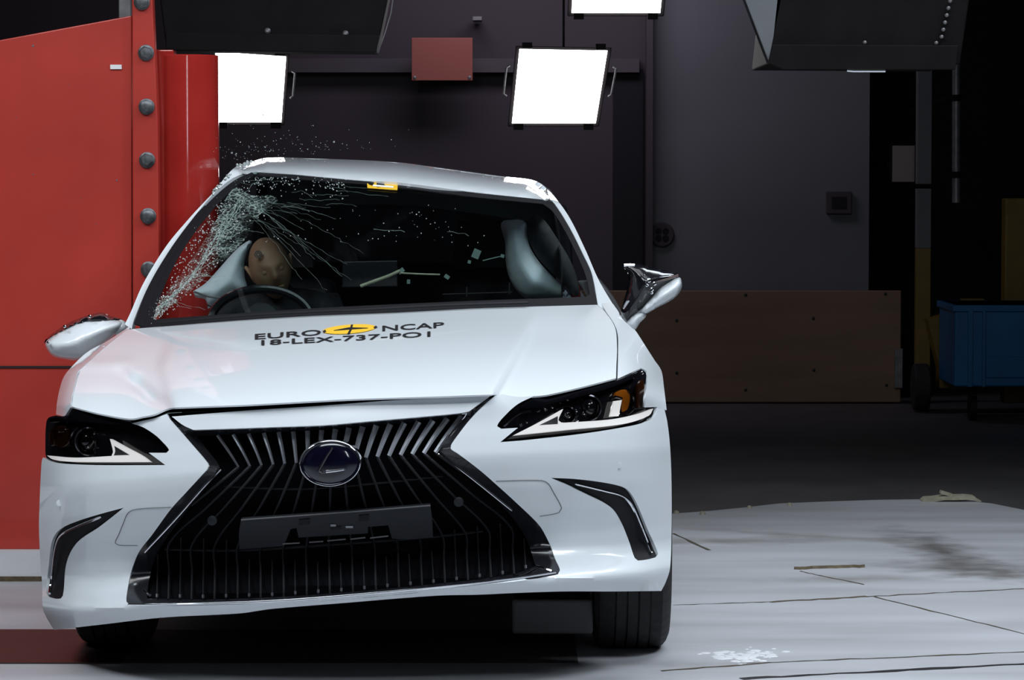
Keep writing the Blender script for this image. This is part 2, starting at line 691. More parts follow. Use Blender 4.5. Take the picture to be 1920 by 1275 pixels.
def pillow(name, outline, yfn, bulge, mat, parent, step=9.0, cstep=6.0, power=.55):
    """a closed cushion-like solid over an outline, swelling both ways from depth yfn"""
    ol = curve(outline, True, cstep)
    v2, f = fill2d(ol, (), step)
    loop = ol + [ol[0]]
    ds = [pl_dist(p, loop) for p in v2]
    mx = max(ds)
    n = len(v2)
    vs = []
    for sgn in (-1, 1):
        for (x, y), d in zip(v2, ds):
            k = (d / mx) ** power * bulge
            vs.append(P(x, y, yfn(x, y) + sgn * k))
    fs = list(f) + [tuple(i + n for i in t[::-1]) for t in f]
    bset = {(round(x, 3), round(y, 3)): i for i, (x, y) in enumerate(v2)}
    remap = {}
    for i, d in enumerate(ds):
        if d < 1e-3:
            remap[i + n] = i
    fs = [tuple(remap.get(i, i) for i in t) for t in fs]
    used = sorted({i for t in fs for i in t})
    mp = {a: b for b, a in enumerate(used)}
    o = mesh(name, [vs[i] for i in used], [tuple(mp[i] for i in t) for t in fs], mat, parent, angle=80)
    bm = bmesh.new()
    bm.from_mesh(o.data)
    bmesh.ops.recalc_face_normals(bm, faces=bm.faces)
    bm.to_mesh(o.data)
    bm.free()
    return o


def grid(name, rows, mat, parent, thick=.008, face_to=None, angle=40, close=False):
    """rows: lists of points, all the same length"""
    n = len(rows[0])
    vs = [p for r in rows for p in r]
    fs = []
    for i in range(len(rows) - 1):
        for j in range(n - 1):
            fs.append((i * n + j, i * n + j + 1, (i + 1) * n + j + 1, (i + 1) * n + j))
    return mesh(name, vs, fs, mat, parent, thick=thick, face_to=face_to, angle=angle)


def structure(o):
    o['kind'] = 'structure'
    return o


def bx(name, lo, hi, mat, parent=None, bevel=0.0, **kw):
    b = MB()
    c = [(a + d) / 2 for a, d in zip(lo, hi)]
    b.box(c, [d - a for a, d in zip(lo, hi)])
    return b.build(name, mat, parent, bevel=bevel, smooth=False, **kw)


# ================================================================== SETTING
def poly_slab(name, pts, z0, z1, mat, parent=None):
    n = len(pts)
    vs = [(x, y, z1) for x, y in pts] + [(x, y, z0) for x, y in pts]
    fs = [tuple(range(n)), tuple(range(n, 2 * n))[::-1]]
    for i in range(n):
        j = (i + 1) % n
        fs.append((j, i, n + i, n + j))
    return mesh(name, vs, fs, mat, parent, smooth=False, center=False)


edge_px = [(1200, 967), (1262, 963), (1330, 958), (1400, 951), (1460, 944), (1560, 940), (1650, 937), (1730, 936), (1800, 938), (1860, 944), (1920, 956), (2100, 985)]
far = [floorpt(a, b) for a, b in edge_px]
slab = [(-4.5, 2.0), (5.0, 2.0), (5.0, far[-1].y)] + [(v.x, v.y) for v in far[::-1]] + [(-4.5, far[0].y)]
structure(poly_slab('floor', slab, -.06, 0.0, M['floor']))
structure(bx('floor_hall', (-9, 1, -.16), (9, 24, -.06), M['floor_dark']))
structure(bx('wall_back', (-9, 22.0, -.1), (1.0, 22.3, 7), M['wall_dark']))
gx0, gx1 = P(1215, 300, 21.6).x, P(1630, 300, 21.6).x
structure(bx('wall_back_panel', (gx0, 21.6, -.1), (gx1, 22.0, 4.2), M['wall_grey']))
structure(bx('wall_back_recess', (1.0, 23.6, -.1), (9, 23.9, 7), M['void']))
structure(bx('wall_left', (-9.2, 0, -.1), (-9, 24, 7), M['wall_dark']))
structure(bx('wall_right', (9, 0, -.1), (9.2, 24, 7), M['wall_dark']))
structure(bx('wall_front', (-9, -6.2, -.1), (9, -6, 7), M['wall_dark']))
structure(bx('ceiling', (-9, -6, 7), (9, 24, 7.2), M['wall_dark']))
# ledge along the dark wall and the dark door frame in it
a, b = P(540, 122, 21.9), P(960, 132, 21.9)
structure(bx('trim_1', (-4.2, 21.85, P(0, 136, 21.9).z), (gx0 - .05, 22.0, P(0, 110, 21.9).z), M['wall_ledge']))
structure(bx('trim_2', (P(1212, 0, 21.5).x, 21.45, -.1), (P(1224, 0, 21.5).x, 21.6, 4.2), M['wall_dark']))
d0, d1 = P(1150, 130, 21.95), P(1205, 545, 21.95)
structure(bx('door_1', (d0.x, 21.93, -.06), (d1.x, 22.0, d0.z), M['void']))


def floor_seam(name, pts, wd, mat, z=.0015, px=True):
    ps = [floorpt(*p) if px else Vector(p) for p in pts]
    vs, fs = [], []
    for i, p in enumerate(ps):
        t = (ps[min(len(ps) - 1, i + 1)] - ps[max(0, i - 1)])
        nrm = Vector((-t.y, t.x, 0)).normalized() * wd * (.55 + .9 * random.random())
        vs += [(p.x + nrm.x, p.y + nrm.y, z), (p.x - nrm.x, p.y - nrm.y, z)]
    for i in range(len(ps) - 1):
        fs.append((2 * i, 2 * i + 1, 2 * i + 3, 2 * i + 2))
    return structure(mesh(name, vs, fs, mat, None, smooth=False, face_to=(0, 0, 1)))


def lin(a, b, n=14, jit=1.0):
    return [(a[0] + (b[0] - a[0]) * i / n, a[1] + (b[1] - a[1]) * i / n + random.uniform(-jit, jit)) for i in range(n + 1)]


floor_seam('floor_seam', lin((1262, 1135), (1445, 1129), 10, .5), .004, M['seam'])
floor_seam('floor_seam', lin((1445, 1129), (1625, 1119), 12, .7), .011, M['rust'])
floor_seam('floor_seam', lin((1625, 1119), (1920, 1104), 14, .7), .005, M['seam'])
floor_seam('floor_seam', lin((1640, 1120), (1935, 1192), 14, .6), .004, M['seam'])
floor_seam('floor_seam', lin((1400, 1244), (1950, 1222), 20, .7), .006, M['seam'])
floor_seam('floor_seam', lin((1390, 1273), (1960, 1243), 22, .6), .013, M['dark_mark'])
floor_seam('floor_seam', lin((1240, 1258), (1445, 1243), 10, .6), .006, M['rust'])
floor_seam('floor_seam', lin((1262, 1000), (1330, 1032), 6, .6), .006, M['seam'])
# curled lip of torn sheet on the slab
tear = [floorpt(*p) for p in lin((1490, 1068), (1622, 1064), 12, .7)]
b = MB()
for i in range(len(tear) - 1):
    p, q = tear[i], tear[i + 1]
    h = .010
    b.hexa([p, p + Vector((0, .012, h)), p + Vector((0, .03, 0))], [q, q + Vector((0, .012, h)), q + Vector((0, .03, 0))])
structure(b.build('floor_lip', M['rust'], None))
for k, (pp, qq) in enumerate([((1500, 1071), (1545, 1081)), ((1545, 1081), (1620, 1096))]):
    floor_seam('floor_seam', lin(pp, qq, 6, .6), .004, M['rust'])
# dark strip on the left in front of the barrier
ly0, ly1 = floorpt(60, 1245).y, floorpt(60, 1182).y
structure(bx('floor_strip', (-4.4, ly0, 0), (-1.18, ly1, .004), M['floor_mat']))
structure(bx('floor_strip', (-1.18, ly0, 0), (.2, ly1, .003), M['floor_dark']))

# debris on the slab edge: torn foam and a white smear of powder
b = MB()
base = floorpt(1790, 941)
prof = [(-62, 0), (-56, 5), (-40, 6), (-20, 9), (0, 9), (22, 10), (40, 8), (44, 3), (52, 0)]
for i in range(len(prof) - 1):
    s = 14.0 / 6000
    (x0, h0), (x1, h1) = prof[i], prof[i + 1]
    A = base + Vector((x0 * s, 0, 0))
    B = base + Vector((x1 * s, 0, 0))
    for (lo0, hi0, lo1, hi1) in [(max(0, h0 - 6), h0 + 1.5, max(0, h1 - 6), h1 + 1.5)]:
        b.hexa([A + Vector((0, 0, lo0 * s)), A + Vector((0, 0, hi0 * s)), A + Vector((0, .10, hi0 * s)), A + Vector((0, .10, lo0 * s))],
               [B + Vector((0, 0, lo1 * s)), B + Vector((0, 0, hi1 * s)), B + Vector((0, .10, hi1 * s)), B + Vector((0, .10, lo1 * s))])
A = base + Vector((-.035, .03, .035))
b.box(A, (.055, .05, .014), Matrix.Rotation(.3, 3, 'Y'))
tag(b.build('foam_scrap', M['foam']), 'torn strip of yellowed foam curling up at the far edge of the white floor', 'debris')
for i, (px, py) in enumerate([(1268, 962), (1317, 964), (1405, 952), (1480, 947)]):
    c = floorpt(px, py + 1)
    b = MB()
    r = .010 + .006 * random.random()
    b.lathe(c + Vector((0, 0, 0)), (0, 0, 1), [(0, r), (r * .7, r * .8), (r, r * .3)], 7)
    where = ['beside the car flank', 'second from the car flank', 'third from the car flank', 'far from the car flank along the slab edge'][i]
    tag(b.build('foam_crumb', M['foam']), 'small pale foam crumb, ' + where, 'debris', 'foam crumbs along the slab edge')
b = MB()
c0 = floorpt(1385, 1228)
for k in range(80):
    px = random.gauss(1385, 34)
    py = random.gauss(1231, 6) - max(0, (px - 1385)) * .06
    c = floorpt(px, py)
    r = random.uniform(.004, .022)
    b.lathe(c, (0, 0, 1), [(0, r), (.0015, r * .8), (.0022, r * .2)], 8)
o = tag(b.build('white_powder', M['white_block']), 'spill of white powder on the slab beside the front tyre', 'powder', kind='stuff')

# ================================================================== BACKGROUND THINGS
# beige board standing along the back wall
y0 = 21.2
p0, p1 = P(1040, 545, y0), P(1690, 545, y0)
bb = empty('long_board', (p0.x + 1.0, y0, -.06), 'long beige chipboard panel standing against the foot of the back wall', 'board')
b = MB()
b.box(((p0.x + p1.x) / 2, y0 + .03, (p0.z - .05) / 2), (p1.x - p0.x, .06, p0.z + .05))
b.build('panel', M['wood'], bb, bevel=.006, smooth=False)
for (px, py) in [(1398, 553), (1269, 601), (1525, 597), (1269, 699), (1526, 694), (1398, 731), (1660, 551), (1662, 722)]:
    b = MB()
    b.lathe(P(px, py, y0), (0, -1, 0), [(-.01, .011), (.002, .011), (.003, .008)], 12)
    b.build('bolt_hole', M['dark_mark'], bb)
b = MB()
b.box(P(1684, 690, y0 - .01), (.05, .06, .26))
b.build('edge_cap', M['steel'], bb, smooth=False)

# round vent on the grey wall
t = empty('round_vent', P(1241, 440, 21.58), 'dark round ventilation cover on the grey back wall', 'vent')
c = P(1241, 440, 21.6)
b = MB()
b.lathe(c, (0, -1, 0), [(0, .085), (.02, .085), (.03, .075)], 32)
b.build('rim', M['wall_dark'], t)
b = MB()
for k in range(4):
    an = k * math.pi / 2 + math.pi / 4
    b.lathe(c + Vector((math.cos(an) * .034, -.031, math.sin(an) * .034)), (0, -1, 0), [(0, .022), (.004, .02)], 14)
b.build('grille', M['void'], t)

# wall socket box
t = empty('wall_socket', P(1572, 380, 21.58), 'small dark square socket box on the grey back wall', 'socket')
c = P(1572, 380, 21.6)
b = MB()
b.box(c + Vector((0, -.02, 0)), (.17, .04, .15))
b.build('box', M['wall_dark'], t, bevel=.006, smooth=False)
b = MB()
b.box(c + Vector((0, -.042, 0)), (.10, .006, .08))
b.build('cover', M['void'], t, bevel=.002, smooth=False)

# red-brown sign above
c = P(829, 111, 21.6)
t = empty('wall_sign', c, 'plain dull red rectangular board on the dark back wall', 'sign')
hw, hh = 57 / 6000 * 21.6, 40 / 6000 * 21.6
b = MB()
b.box(c, (2 * hw, .03, 2 * hh))
b.build('board', M['sign_red'], t, bevel=.004, smooth=False)
for sx in (-1, 1):
    b = MB()
    b.lathe(c + Vector((sx * hw * .9, -.015, -hh * .86)), (0, -1, 0), [(0, .012), (.004, .012), (.007, .006)], 12)
    b.build('screw', M['steel'], t)
b = MB()
b.box(c + Vector((0, .2, 0)), (.06, .36, .06))
b.build('bracket', M['housing'], t, smooth=False)
c = P(895, 35, 21.7)
b = MB()
b.box(c + Vector((0, .1, 0)), (.06, .3, .025))
tag(b.build('wall_bracket', M['steel'], None, smooth=False), 'tiny grey bracket high on the dark wall above the red board', 'bracket')

# right hand recess: pipes, notice, blue bin, ochre truck parts
Yp = 20.6
t = empty('steel_column', P(1735, 600, Yp), 'grey square column with an ochre foot in the dark recess', 'column')
x0, x1 = P(1722, 0, Yp).x, P(1749, 0, Yp).x
zt, zm = P(1735, 465, Yp).z, P(1735, 348, Yp).z
b = MB()
b.box(((x0 + x1) / 2, Yp + .05, (zm + 4.5) / 2 + .01), (x1 - x0, .09, 4.5 - zm))
b.build('upper_shaft', M['wall_grey'], t, smooth=False, bevel=.004)
b = MB()
b.box(((x0 + x1) / 2, Yp + .05, (zm - .02 + zt) / 2), (x1 - x0, .09, zm - zt - .02))
b.build('lower_shaft', M['wall_grey'], t, smooth=False, bevel=.004)
b = MB()
b.box(((x0 + x1) / 2, Yp + .05, (zt - .06) / 2), (x1 - x0, .09, zt + .06))
b.build('foot', M['ochre'], t, smooth=False, bevel=.004)
b = MB()
pt, pb = P(1793, 118, 20.3), P(1793, 380, 20.3)
b.tube([pt, pb], .026, 14)
pp = empty('wall_pipe', pb, 'thin bright vertical pipe in the dark recess right of the grey column', 'pipe')
b.build('tube', M['steel'], pp)
b = MB()
for z in (.25, .8):
    q = pt.lerp(pb, z)
    b.lathe(q - Vector((0, 0, .02)), (0, 0, 1), [(0, .033), (.04, .033)], 14)
    b.box(q + Vector((0, 1.6, 0)), (.02, 3.2, .02))
b.build('clip', M['housing'], pp)
c = P(1694, 307, 20.9)
t = empty('notice_sheet', c, 'faded paper notice in a dark frame left of the grey column', 'notice')
b = MB()
b.box(c, (.145, .006, .235))
b.build('sheet', M['paper'], t, smooth=False)
b = MB()
b.box(c + Vector((0, .02, 0)), (.165, .03, .255))
b.box(c + Vector((0, 1.35, 0)), (.04, 2.64, .04))
b.build('holder', M['housing'], t, smooth=False)

Yb = 19.6
b0, b1 = P(1790, 572, Yb), P(2150, 725, Yb)
t = empty('blue_bin', ((b0.x + b1.x) / 2, Yb + .3, -.06), 'blue metal bin standing on the dark floor at the far right', 'bin')
b = MB()
b.box(((b0.x + b1.x) / 2, Yb + .35, (b0.z + b1.z) / 2), (b1.x - b0.x, .7, b0.z - b1.z))
b.build('body', M['blue'], t, bevel=.012, smooth=False)
b = MB()
b.box(((b0.x + b1.x) / 2, Yb + .35, b0.z - .02), (b1.x - b0.x + .03, .74, .04))
b.build('rim', M['blue'], t, bevel=.006, smooth=False)
for (xa, xb) in [(1815, 1822), (1842, 1846)]:
    b = MB()
    q0, q1 = P(xa, 580, Yb), P(xb, 720, Yb)
    b.box(((q0.x + q1.x) / 2, Yb - .008, (b0.z + b1.z) / 2), (q1.x - q0.x, .03, b0.z - b1.z))
    b.build('rib', M['blue'], t, smooth=False)
b = MB()
q0, q1 = P(1848, 668, Yb), P(2100, 708, Yb)
b.box(((q0.x + q1.x) / 2, Yb - .006, (q0.z + q1.z) / 2), (q1.x - q0.x, .02, q0.z - q1.z))
b.build('label_plate', M['blue'], t, bevel=.004, smooth=False)
for sx in (.12, .88):
    b = MB()
    x = b0.x + (b1.x - b0.x) * sx
    b.lathe((x - .02, Yb + .2, .02), (1, 0, 0), [(0, .08), (.04, .08)], 20)
    b.box((x, Yb + .2, .11), (.05, .06, .12))
    b.build('castor', M['black'], t)
# ochre lift truck behind the bin
Yt = 20.4
t = empty('lift_truck', P(1850, 700, Yt), 'dark ochre hand lift truck behind the blue bin', 'truck')
b = MB()
q0, q1 = P(1886, 372, Yt), P(1990, 572, Yt)
b.box(((q0.x + q1.x) / 2, Yt + .1, (q0.z - .0) / 2), (q1.x - q0.x, .16, q0.z))
b.build('mast', M['ochre'], t, bevel=.01, smooth=False)
b = MB()
b.hexa([P(1740, 600, Yt), P(1790, 585, Yt), P(1790, 712, Yt), P(1768, 716, Yt)], [P(1740, 600, Yt) + Vector((0, .2, 0)), P(1790, 585, Yt) + Vector((0, .2, 0)), P(1790, 712, Yt) + Vector((0, .2, 0)), P(1768, 716, Yt) + Vector((0, .2, 0))])
b.box((P(1900, 0, Yt).x, Yt + .1, .16), (.9, .18, .12))
b.build('chassis', M['ochre'], t, smooth=False)
b = MB()
b.box(P(1823, 563, Yt), (.14, .1, .02))
b.build('bracket', M['ochre'], t, smooth=False)
for px in (1735, 1950):
    b = MB()
    q = P(px, 0, Yt)
    b.lathe((q.x - .05, Yt + .1, .10), (1, 0, 0), [(0, .14), (.01, .15), (.09, .15), (.1, .14)], 28)
    b.build('wheel', M['rubber'], t)


# ---- studio light panels at the back
def light_panel(corners, Y, label, hang=True):
    cs = [P(x, y, Y) for x, y in corners]            # tl, tr, br, bl
    cen = sum(cs, Vector()) / 4
    t = empty('studio_light', cen, label, 'lamp', 'square studio lights at the back of the hall')
    big = [cen + (p - cen) * 1.10 for p in cs]
    b = MB()
    b.hexa([p + Vector((0, .02, 0)) for p in big], [cen + (p - cen) * .8 + Vector((0, .22, 0)) for p in cs])
    b.build('housing', M['housing'], t, smooth=False, bevel=.006)
    b = MB()
    b.hexa([p for p in cs], [p + Vector((0, .018, 0)) for p in cs])
    b.build('diffuser', M['lamp'], t, smooth=False)
    for s in (0, 1):
        A, B = (big[0], big[3]) if s == 0 else (big[1], big[2])
        b = MB()
        sg = -1 if s == 0 else 1
        m0, m1 = A.lerp(B, .25), A.lerp(B, .62)
        b.tube([m0 + Vector((sg * .02, 0, 0)), m0 + Vector((sg * .035, -.01, -.01)), m1 + Vector((sg * .035, -.01, .01)), m1 + Vector((sg * .02, 0, 0))], .006, 8)
        b.build('handle', M['steel'], t)
    for p in (0.12, .88):
        for q in ((0, 1), (3, 2)):
            b = MB()
            m0 = big[q[0]].lerp(big[q[1]], p)
            b.box(m0, (.05, .03, .03))
            b.build('corner_clip', M['housing'], t, smooth=False)
    if hang:
        b = MB()
        top = (big[0] + big[1]) / 2 + Vector((0, .1, 0))
        b.tube([top, Vector((top.x, top.y, 7.0))], .006, 10)
        b.build('hanging_rod', M['housing'], t)
    return t


light_panel([(404, 97), (536, 106), (527, 229), (408, 229)], 16.0, 'glaring square lamp hanging just right of the red pole')
light_panel([(974, 92), (1139, 95), (1117, 231), (960, 231)], 16.0, 'glaring square lamp hanging above the car roof, right of the dull red board')
light_panel([(1078, -110), (1250, -110), (1238, 24), (1072, 24)], 16.0, 'glaring square lamp cut by the top edge of the picture')


# ---- big black lamp hoods overhead
def lamp_hood(pts_bottom, pts_top, Y, depth, label, side_lit=False):
    f0 = [P(*p, Y) for p in pts_top] + [P(*p, Y) for p in pts_bottom[::-1]]
    cen = sum(f0, Vector()) / len(f0)
    t = empty('lamp_hood', cen, label, 'lamp', 'black lamp hoods hung over the test track')
    b = MB()
    b.hexa(f0, [p + Vector((0, depth, 0)) for p in f0])
    b.build('housing', M['housing'], t, smooth=False, bevel=.008)
    return t, f0, cen


t, f0, cen = lamp_hood([(312, 95), (706, 99)], [(284, -120), (752, -120)], 12.8, .22, 'wide black lamp hood hanging above the struck corner of the car')
b = MB()
A, B = P(312, 62, 12.78), P(712, 66, 12.78)
b.hexa([A, B, P(706, 99, 12.78), P(312, 95, 12.78)], [p + Vector((0, -.03, 0)) for p in (A, B, P(706, 99, 12.78), P(312, 95, 12.78))])
b.build('front_rail', M['housing'], t, smooth=False, bevel=.004)
for px, py in [(502, 58), (648, 63)]:
    b = MB()
    b.lathe(P(px, py, 12.79), (0, -1, 0), [(0, .012), (.012, .012), (.018, .006)], 12)
    b.build('rivet', M['steel'], t)
b = MB()
b.tube([P(741, -30, 12.78), P(733, 25, 12.78), P(722, 62, 12.78), P(708, 99, 12.78)], .0025, 6)
b.build('edge_trim', M['steel'], t)
for px in (400, 640):
    b = MB()
    b.tube([P(px, -110, 12.9), Vector((P(px, 0, 12.9).x, 12.9, 7.0))], .02, 10)
    b.build('hanging_rod', M['housing'], t)

t, f0, cen = lamp_hood([(1441, 119), (1800, 121)], [(1467, -120), (1835, -120)], 12.8, .9, 'big black lamp hood, its sloping flank painted grey as if lit, at the upper right')
b = MB()
tri = [P(1395, 0, 12.8), P(1440, 118, 12.8), P(1447, 84, 12.8), P(1476, -60, 12.8), P(1370, -60, 12.8)]
b.hexa(tri, [p + Vector((0.05, .5, 0)) for p in tri])
b.build('lit_flank', M['wall_grey'], t, smooth=False)  # lighter grey stands in for light on the black hood's side face
b = MB()
b.tube([P(1372, -60, 12.79), P(1395, 0, 12.79), P(1440, 118, 12.79)], .005, 6)
b.build('edge_trim', M['chrome'], t)
b = MB()
lip = [P(1447, 84, 12.78), P(1795, 86, 12.78), P(1790, 131, 12.78), P(1468, 131, 12.78), P(1440, 119, 12.78)]
b.hexa(lip, [p + Vector((0, -.03, 0)) for p in lip])
b.build('front_rail', M['housing'], t, smooth=False, bevel=.003)
for px, py in [(1621, 80), (1755, 81)] + [(1781 - i * 3.2, 2 + i * 13.5) for i in range(6)]:
    b = MB()
    b.lathe(P(px, py, 12.79), (0, -1, 0), [(0, .008), (.012, .008), (.016, .004)], 10)
    b.build('rivet', M['steel'], t)
b = MB()
b.tube([P(1588, 132, 12.74), P(1600, 133, 12.74), P(1660, 133, 12.74)], .007, 8)
b.build('rail_reflection', M['chrome'], t)  # bright reflections along the hood's lower edge, shaped as a chrome tube
for px in (1520, 1760):
    b = MB()
    b.tube([P(px, -110, 12.9), Vector((P(px, 0, 12.9).x, 12.9, 7.0))], .02, 10)
    b.build('hanging_rod', M['housing'], t)

# ================================================================== RED POLE BARRIER
YB = 11.6
bar = empty('pole_barrier', (P(345, 0, 11.75).x, 11.75, .11), 'red steel impact barrier with bolted flange and upright pole', 'barrier')
zb = P(100, 1030, YB).z
b = MB()
pl = [P(-400, 148, YB), P(0, 75, YB), P(247, 29, YB), Vector((P(247, 1030, YB).x, YB, zb)), Vector((P(-400, 1030, YB).x, YB, zb))]
b.hexa(pl, [p + Vector((0, .04, 0)) for p in pl])
b.build('face_plate', M['red'], bar, smooth=False, bevel=.004)
b = MB()
fl = [P(247, -120, YB - .03), P(268, -120, YB - .03), P(286, 0, YB - .03), P(296, 230, YB - .03), P(299, 600, YB - .03), Vector((P(302, 1030, YB - .03).x, YB - .03, zb)), Vector((P(250, 1030, YB - .03).x, YB - .03, zb))]
b.hexa(fl, [p + Vector((0, .07, 0)) for p in fl])
b.build('flange', M['red'], bar, smooth=False, bevel=.005)
for i, (px, py) in enumerate([(266, 4), (274, 99), (275, 200), (276, 300), (278, 405), (279, 505), (280, 608), (281, 712)]):
    b = MB()
    c = P(px, py, YB - .03)
    b.lathe(c, (0, -1, 0), [(-.01, .029), (.006, .029), (.008, .026)], 24)
    b.lathe(c + Vector((0, -.008, 0)), (0, -1, 0), [(0, .024), (.014, .024), (.018, .019), (.019, .008)], 6 if i % 2 else 20)
    b.build('bolt', M['bolt'], bar)
pc = P(345, 0, 11.78)
ztop = P(345, 104, 11.78).z
b = MB()
b.lathe((pc.x, 11.78, zb), (0, 0, 1), [(0, .127), (ztop - zb - .004, .127), (ztop - zb, .123)], 72)
b.build('impact_pole', M['red_gloss'], bar)
b = MB()
c0, c1 = P(297, 93, 11.66), P(325, 1030, 11.66)
b.box(((c0.x + c1.x) / 2, 11.72, (c0.z + zb) / 2), (c1.x - c0.x + .02, .10, c0.z - zb))
b.build('pole_bracket', M['red_gloss'], bar, smooth=False, bevel=.004)
b = MB()
c0 = P(235, 0, 11.9)
b.box((c0.x, 11.9, 2.3), (.045, .045, 1.6))
b.build('rear_post', M['steel'], bar, smooth=False, bevel=.004)
b = MB()
q0, q1 = P(-400, 688, YB - .004), P(205, 688, YB - .004)
b.box(((q0.x + q1.x) / 2, YB - .002, q0.z), (q1.x - q0.x, .008, .007))
b.build('weld_seam', M['dark_mark'], bar, smooth=False)
b = MB()
b.box(P(217.5, 125.5, YB - .004), (.041, .006, .016))
b.build('sticker', M['white_label'], bar, smooth=False)
for (px, py, r) in [(62, 86, 5), (62, 327, 3), (219, 338, 4), (75, 280, 2), (153, 371, 2), (130, 160, 2), (180, 420, 2), (30, 220, 2)]:
    c = P(px, py, YB - .001)
    b = MB()
    b.lathe(c, (0, -1, 0), [(0, r * .0009), (.001, r * .0007)], 7)
    b.build('paint_chip', M['steel'], bar)
b = MB()
b.box((P(60, 0, YB).x - .6, YB + .45, 1.0), (.12, .8, 1.7))
b.build('rear_brace', M['red'], bar, smooth=False)
# block it is fixed to
x1 = P(330, 1030, YB).x
structure(bx('trim_block', (-4.4, YB - .05, 0), (x1, 12.6, zb), M['white_block']))
structure(bx('trim_block_edge', (-4.4, YB - .055, 0), (x1, YB - .05, .018), M['rust']))

# ================================================================== CAR
car = empty('car', (E.x, E.y + 1.2, 0), 'white pearl saloon car crumpled sideways against the red pole', 'car')

# traced outlines on the front of the car (pixels of the photograph, lifted onto the car's surfaces)
TRIM_OUT_R = [(928, 742, 1), (905, 762), (880, 788), (859, 815), (846, 834), (845, 841), (858, 850), (900, 882), (931, 909), (963, 938), (1003, 976), (1016, 992), (1032, 1023), (1041, 1048), (1050, 1069), (1046, 1077, 1)]
TRIM_BOT = [(1000, 1086), (900, 1097), (817, 1105), (645, 1121), (507, 1131), (380, 1135), (300, 1136), (242, 1135, 1)]
TRIM_OUT_L = [(237, 1128), (238, 1112), (245, 1075), (260, 1036), (285, 1003), (321, 954), (352, 920), (388, 880), (391, 873), (386, 864), (352, 824), (318, 785, 1)]
LAMP_L_BOT = [(80, 858, 1), (95, 865), (115, 869), (185, 872), (310, 872, 1), (279, 849, 1), (312, 849, 1), (317, 844), (305, 829), (290, 815), (268, 801), (247, 794, 1)]
LAMP_R_BOT = [(1232, 763, 1), (1228, 780), (1210, 791), (1180, 799), (1093, 813), (987, 825), (938, 829, 1), (971, 802, 1), (940, 804, 1), (932, 799), (949, 777), (972, 757), (1003, 742, 1)]
bump = ([(78, 866, 1), (76, 900), (74, 950), (73, 985), (75, 1041), (79, 1098), (80, 1140), (84, 1152), (101, 1181, 1), (191, 1171), (304, 1158), (450, 1150), (507, 1142), (640, 1131), (817, 1117), (900, 1115), (963, 1112), (1057, 1109), (1151, 1109), (1240, 1108, 1),
         (1248, 1092), (1256, 1067), (1259, 1001), (1259, 900), (1256, 833), (1251, 790), (1246, 768, 1)] + LAMP_R_BOT + [(971, 744), (942, 739, 1)] + TRIM_OUT_R + TRIM_BOT + TRIM_OUT_L
        + [(313, 776, 1), (290, 784), (268, 789), (247, 794, 1)] + LAMP_L_BOT[::-1][1:])
VENT_R = [(1033, 896, 1), (1076, 898), (1120, 903), (1157, 910), (1176, 918), (1192, 940), (1214, 992), (1234, 1039), (1229, 1045), (1196, 1051), (1190, 1046), (1179, 1014), (1163, 976), (1145, 951), (1104, 929)]
VENT_L = [(232, 952, 1), (191, 963), (143, 978), (112, 993), (98, 1013), (92, 1055), (87, 1112), (92, 1119), (114, 1122), (119, 1110), (123, 1064), (132, 1036), (149, 1013), (186, 988)]
bumper = panel('front_bumper', bump, faceY, M['paint'], car, holes=[VENT_R, VENT_L], step=8.0, cstep=5.0, thick=.01, angle=50)

# seam of the towing-eye covers, parking sensors
def px_tube(b, pts, r, fn, off=-.001, closed=False, n=6, step=5, mi=0):
    c = curve(pts, closed, step)
    b.tube([P(x, y, fn(x, y) + off) for x, y in c], r, n, mi, closed)


M['seam_grey'] = principled('panel_seam', (.18, .19, .2), .6)
for pts in ([(930, 902), (1016, 901), (1028, 907), (1037, 922), (1053, 953), (1048, 961), (1012, 968)], [(321, 951), (255, 955), (240, 962), (231, 982), (222, 1004), (216, 1018), (222, 1022), (258, 1023)]):
    b = MB()
    px_tube(b, pts, .0016, faceY, off=.0)
    b.build('cover_seam', M['seam_grey'], bumper)
for px, py in [(1160, 872), (112, 943)]:
    b = MB()
    b.lathe(P(px, py, faceY(px, py)), (0, -1, 0), [(-.004, .010), (.001, .010), (.0015, .006)], 16)
    b.build('parking_sensor', M['paint'], bumper)

# vents with their bright strips
for nm, V, S in (('vent', VENT_R, [(1078, 907), (1135, 921), (1166, 930), (1183, 946), (1201, 985), (1222, 1037)]), ('vent', VENT_L, [(190, 969), (135, 992), (113, 1006), (104, 1030), (99, 1068), (93, 1113)])):
    cx = sum(p[0] for p in V) / len(V)
    cy = sum(p[1] for p in V) / len(V)
    big = [(cx + (p[0] - cx) * 1.02, cy + (p[1] - cy) * 1.02) + tuple(p[2:]) for p in V]
    v = panel('air_vent', big, lambda x, y: faceY(x, y, .022), M['black'], car, step=9, thick=.006)
    b = MB()
    px_tube(b, S, [.0022] + [.004] * (len(curve(S, False, 5)) - 1), faceY, off=.004, n=8)
    b.build('bright_strip', M['chrome'], v)

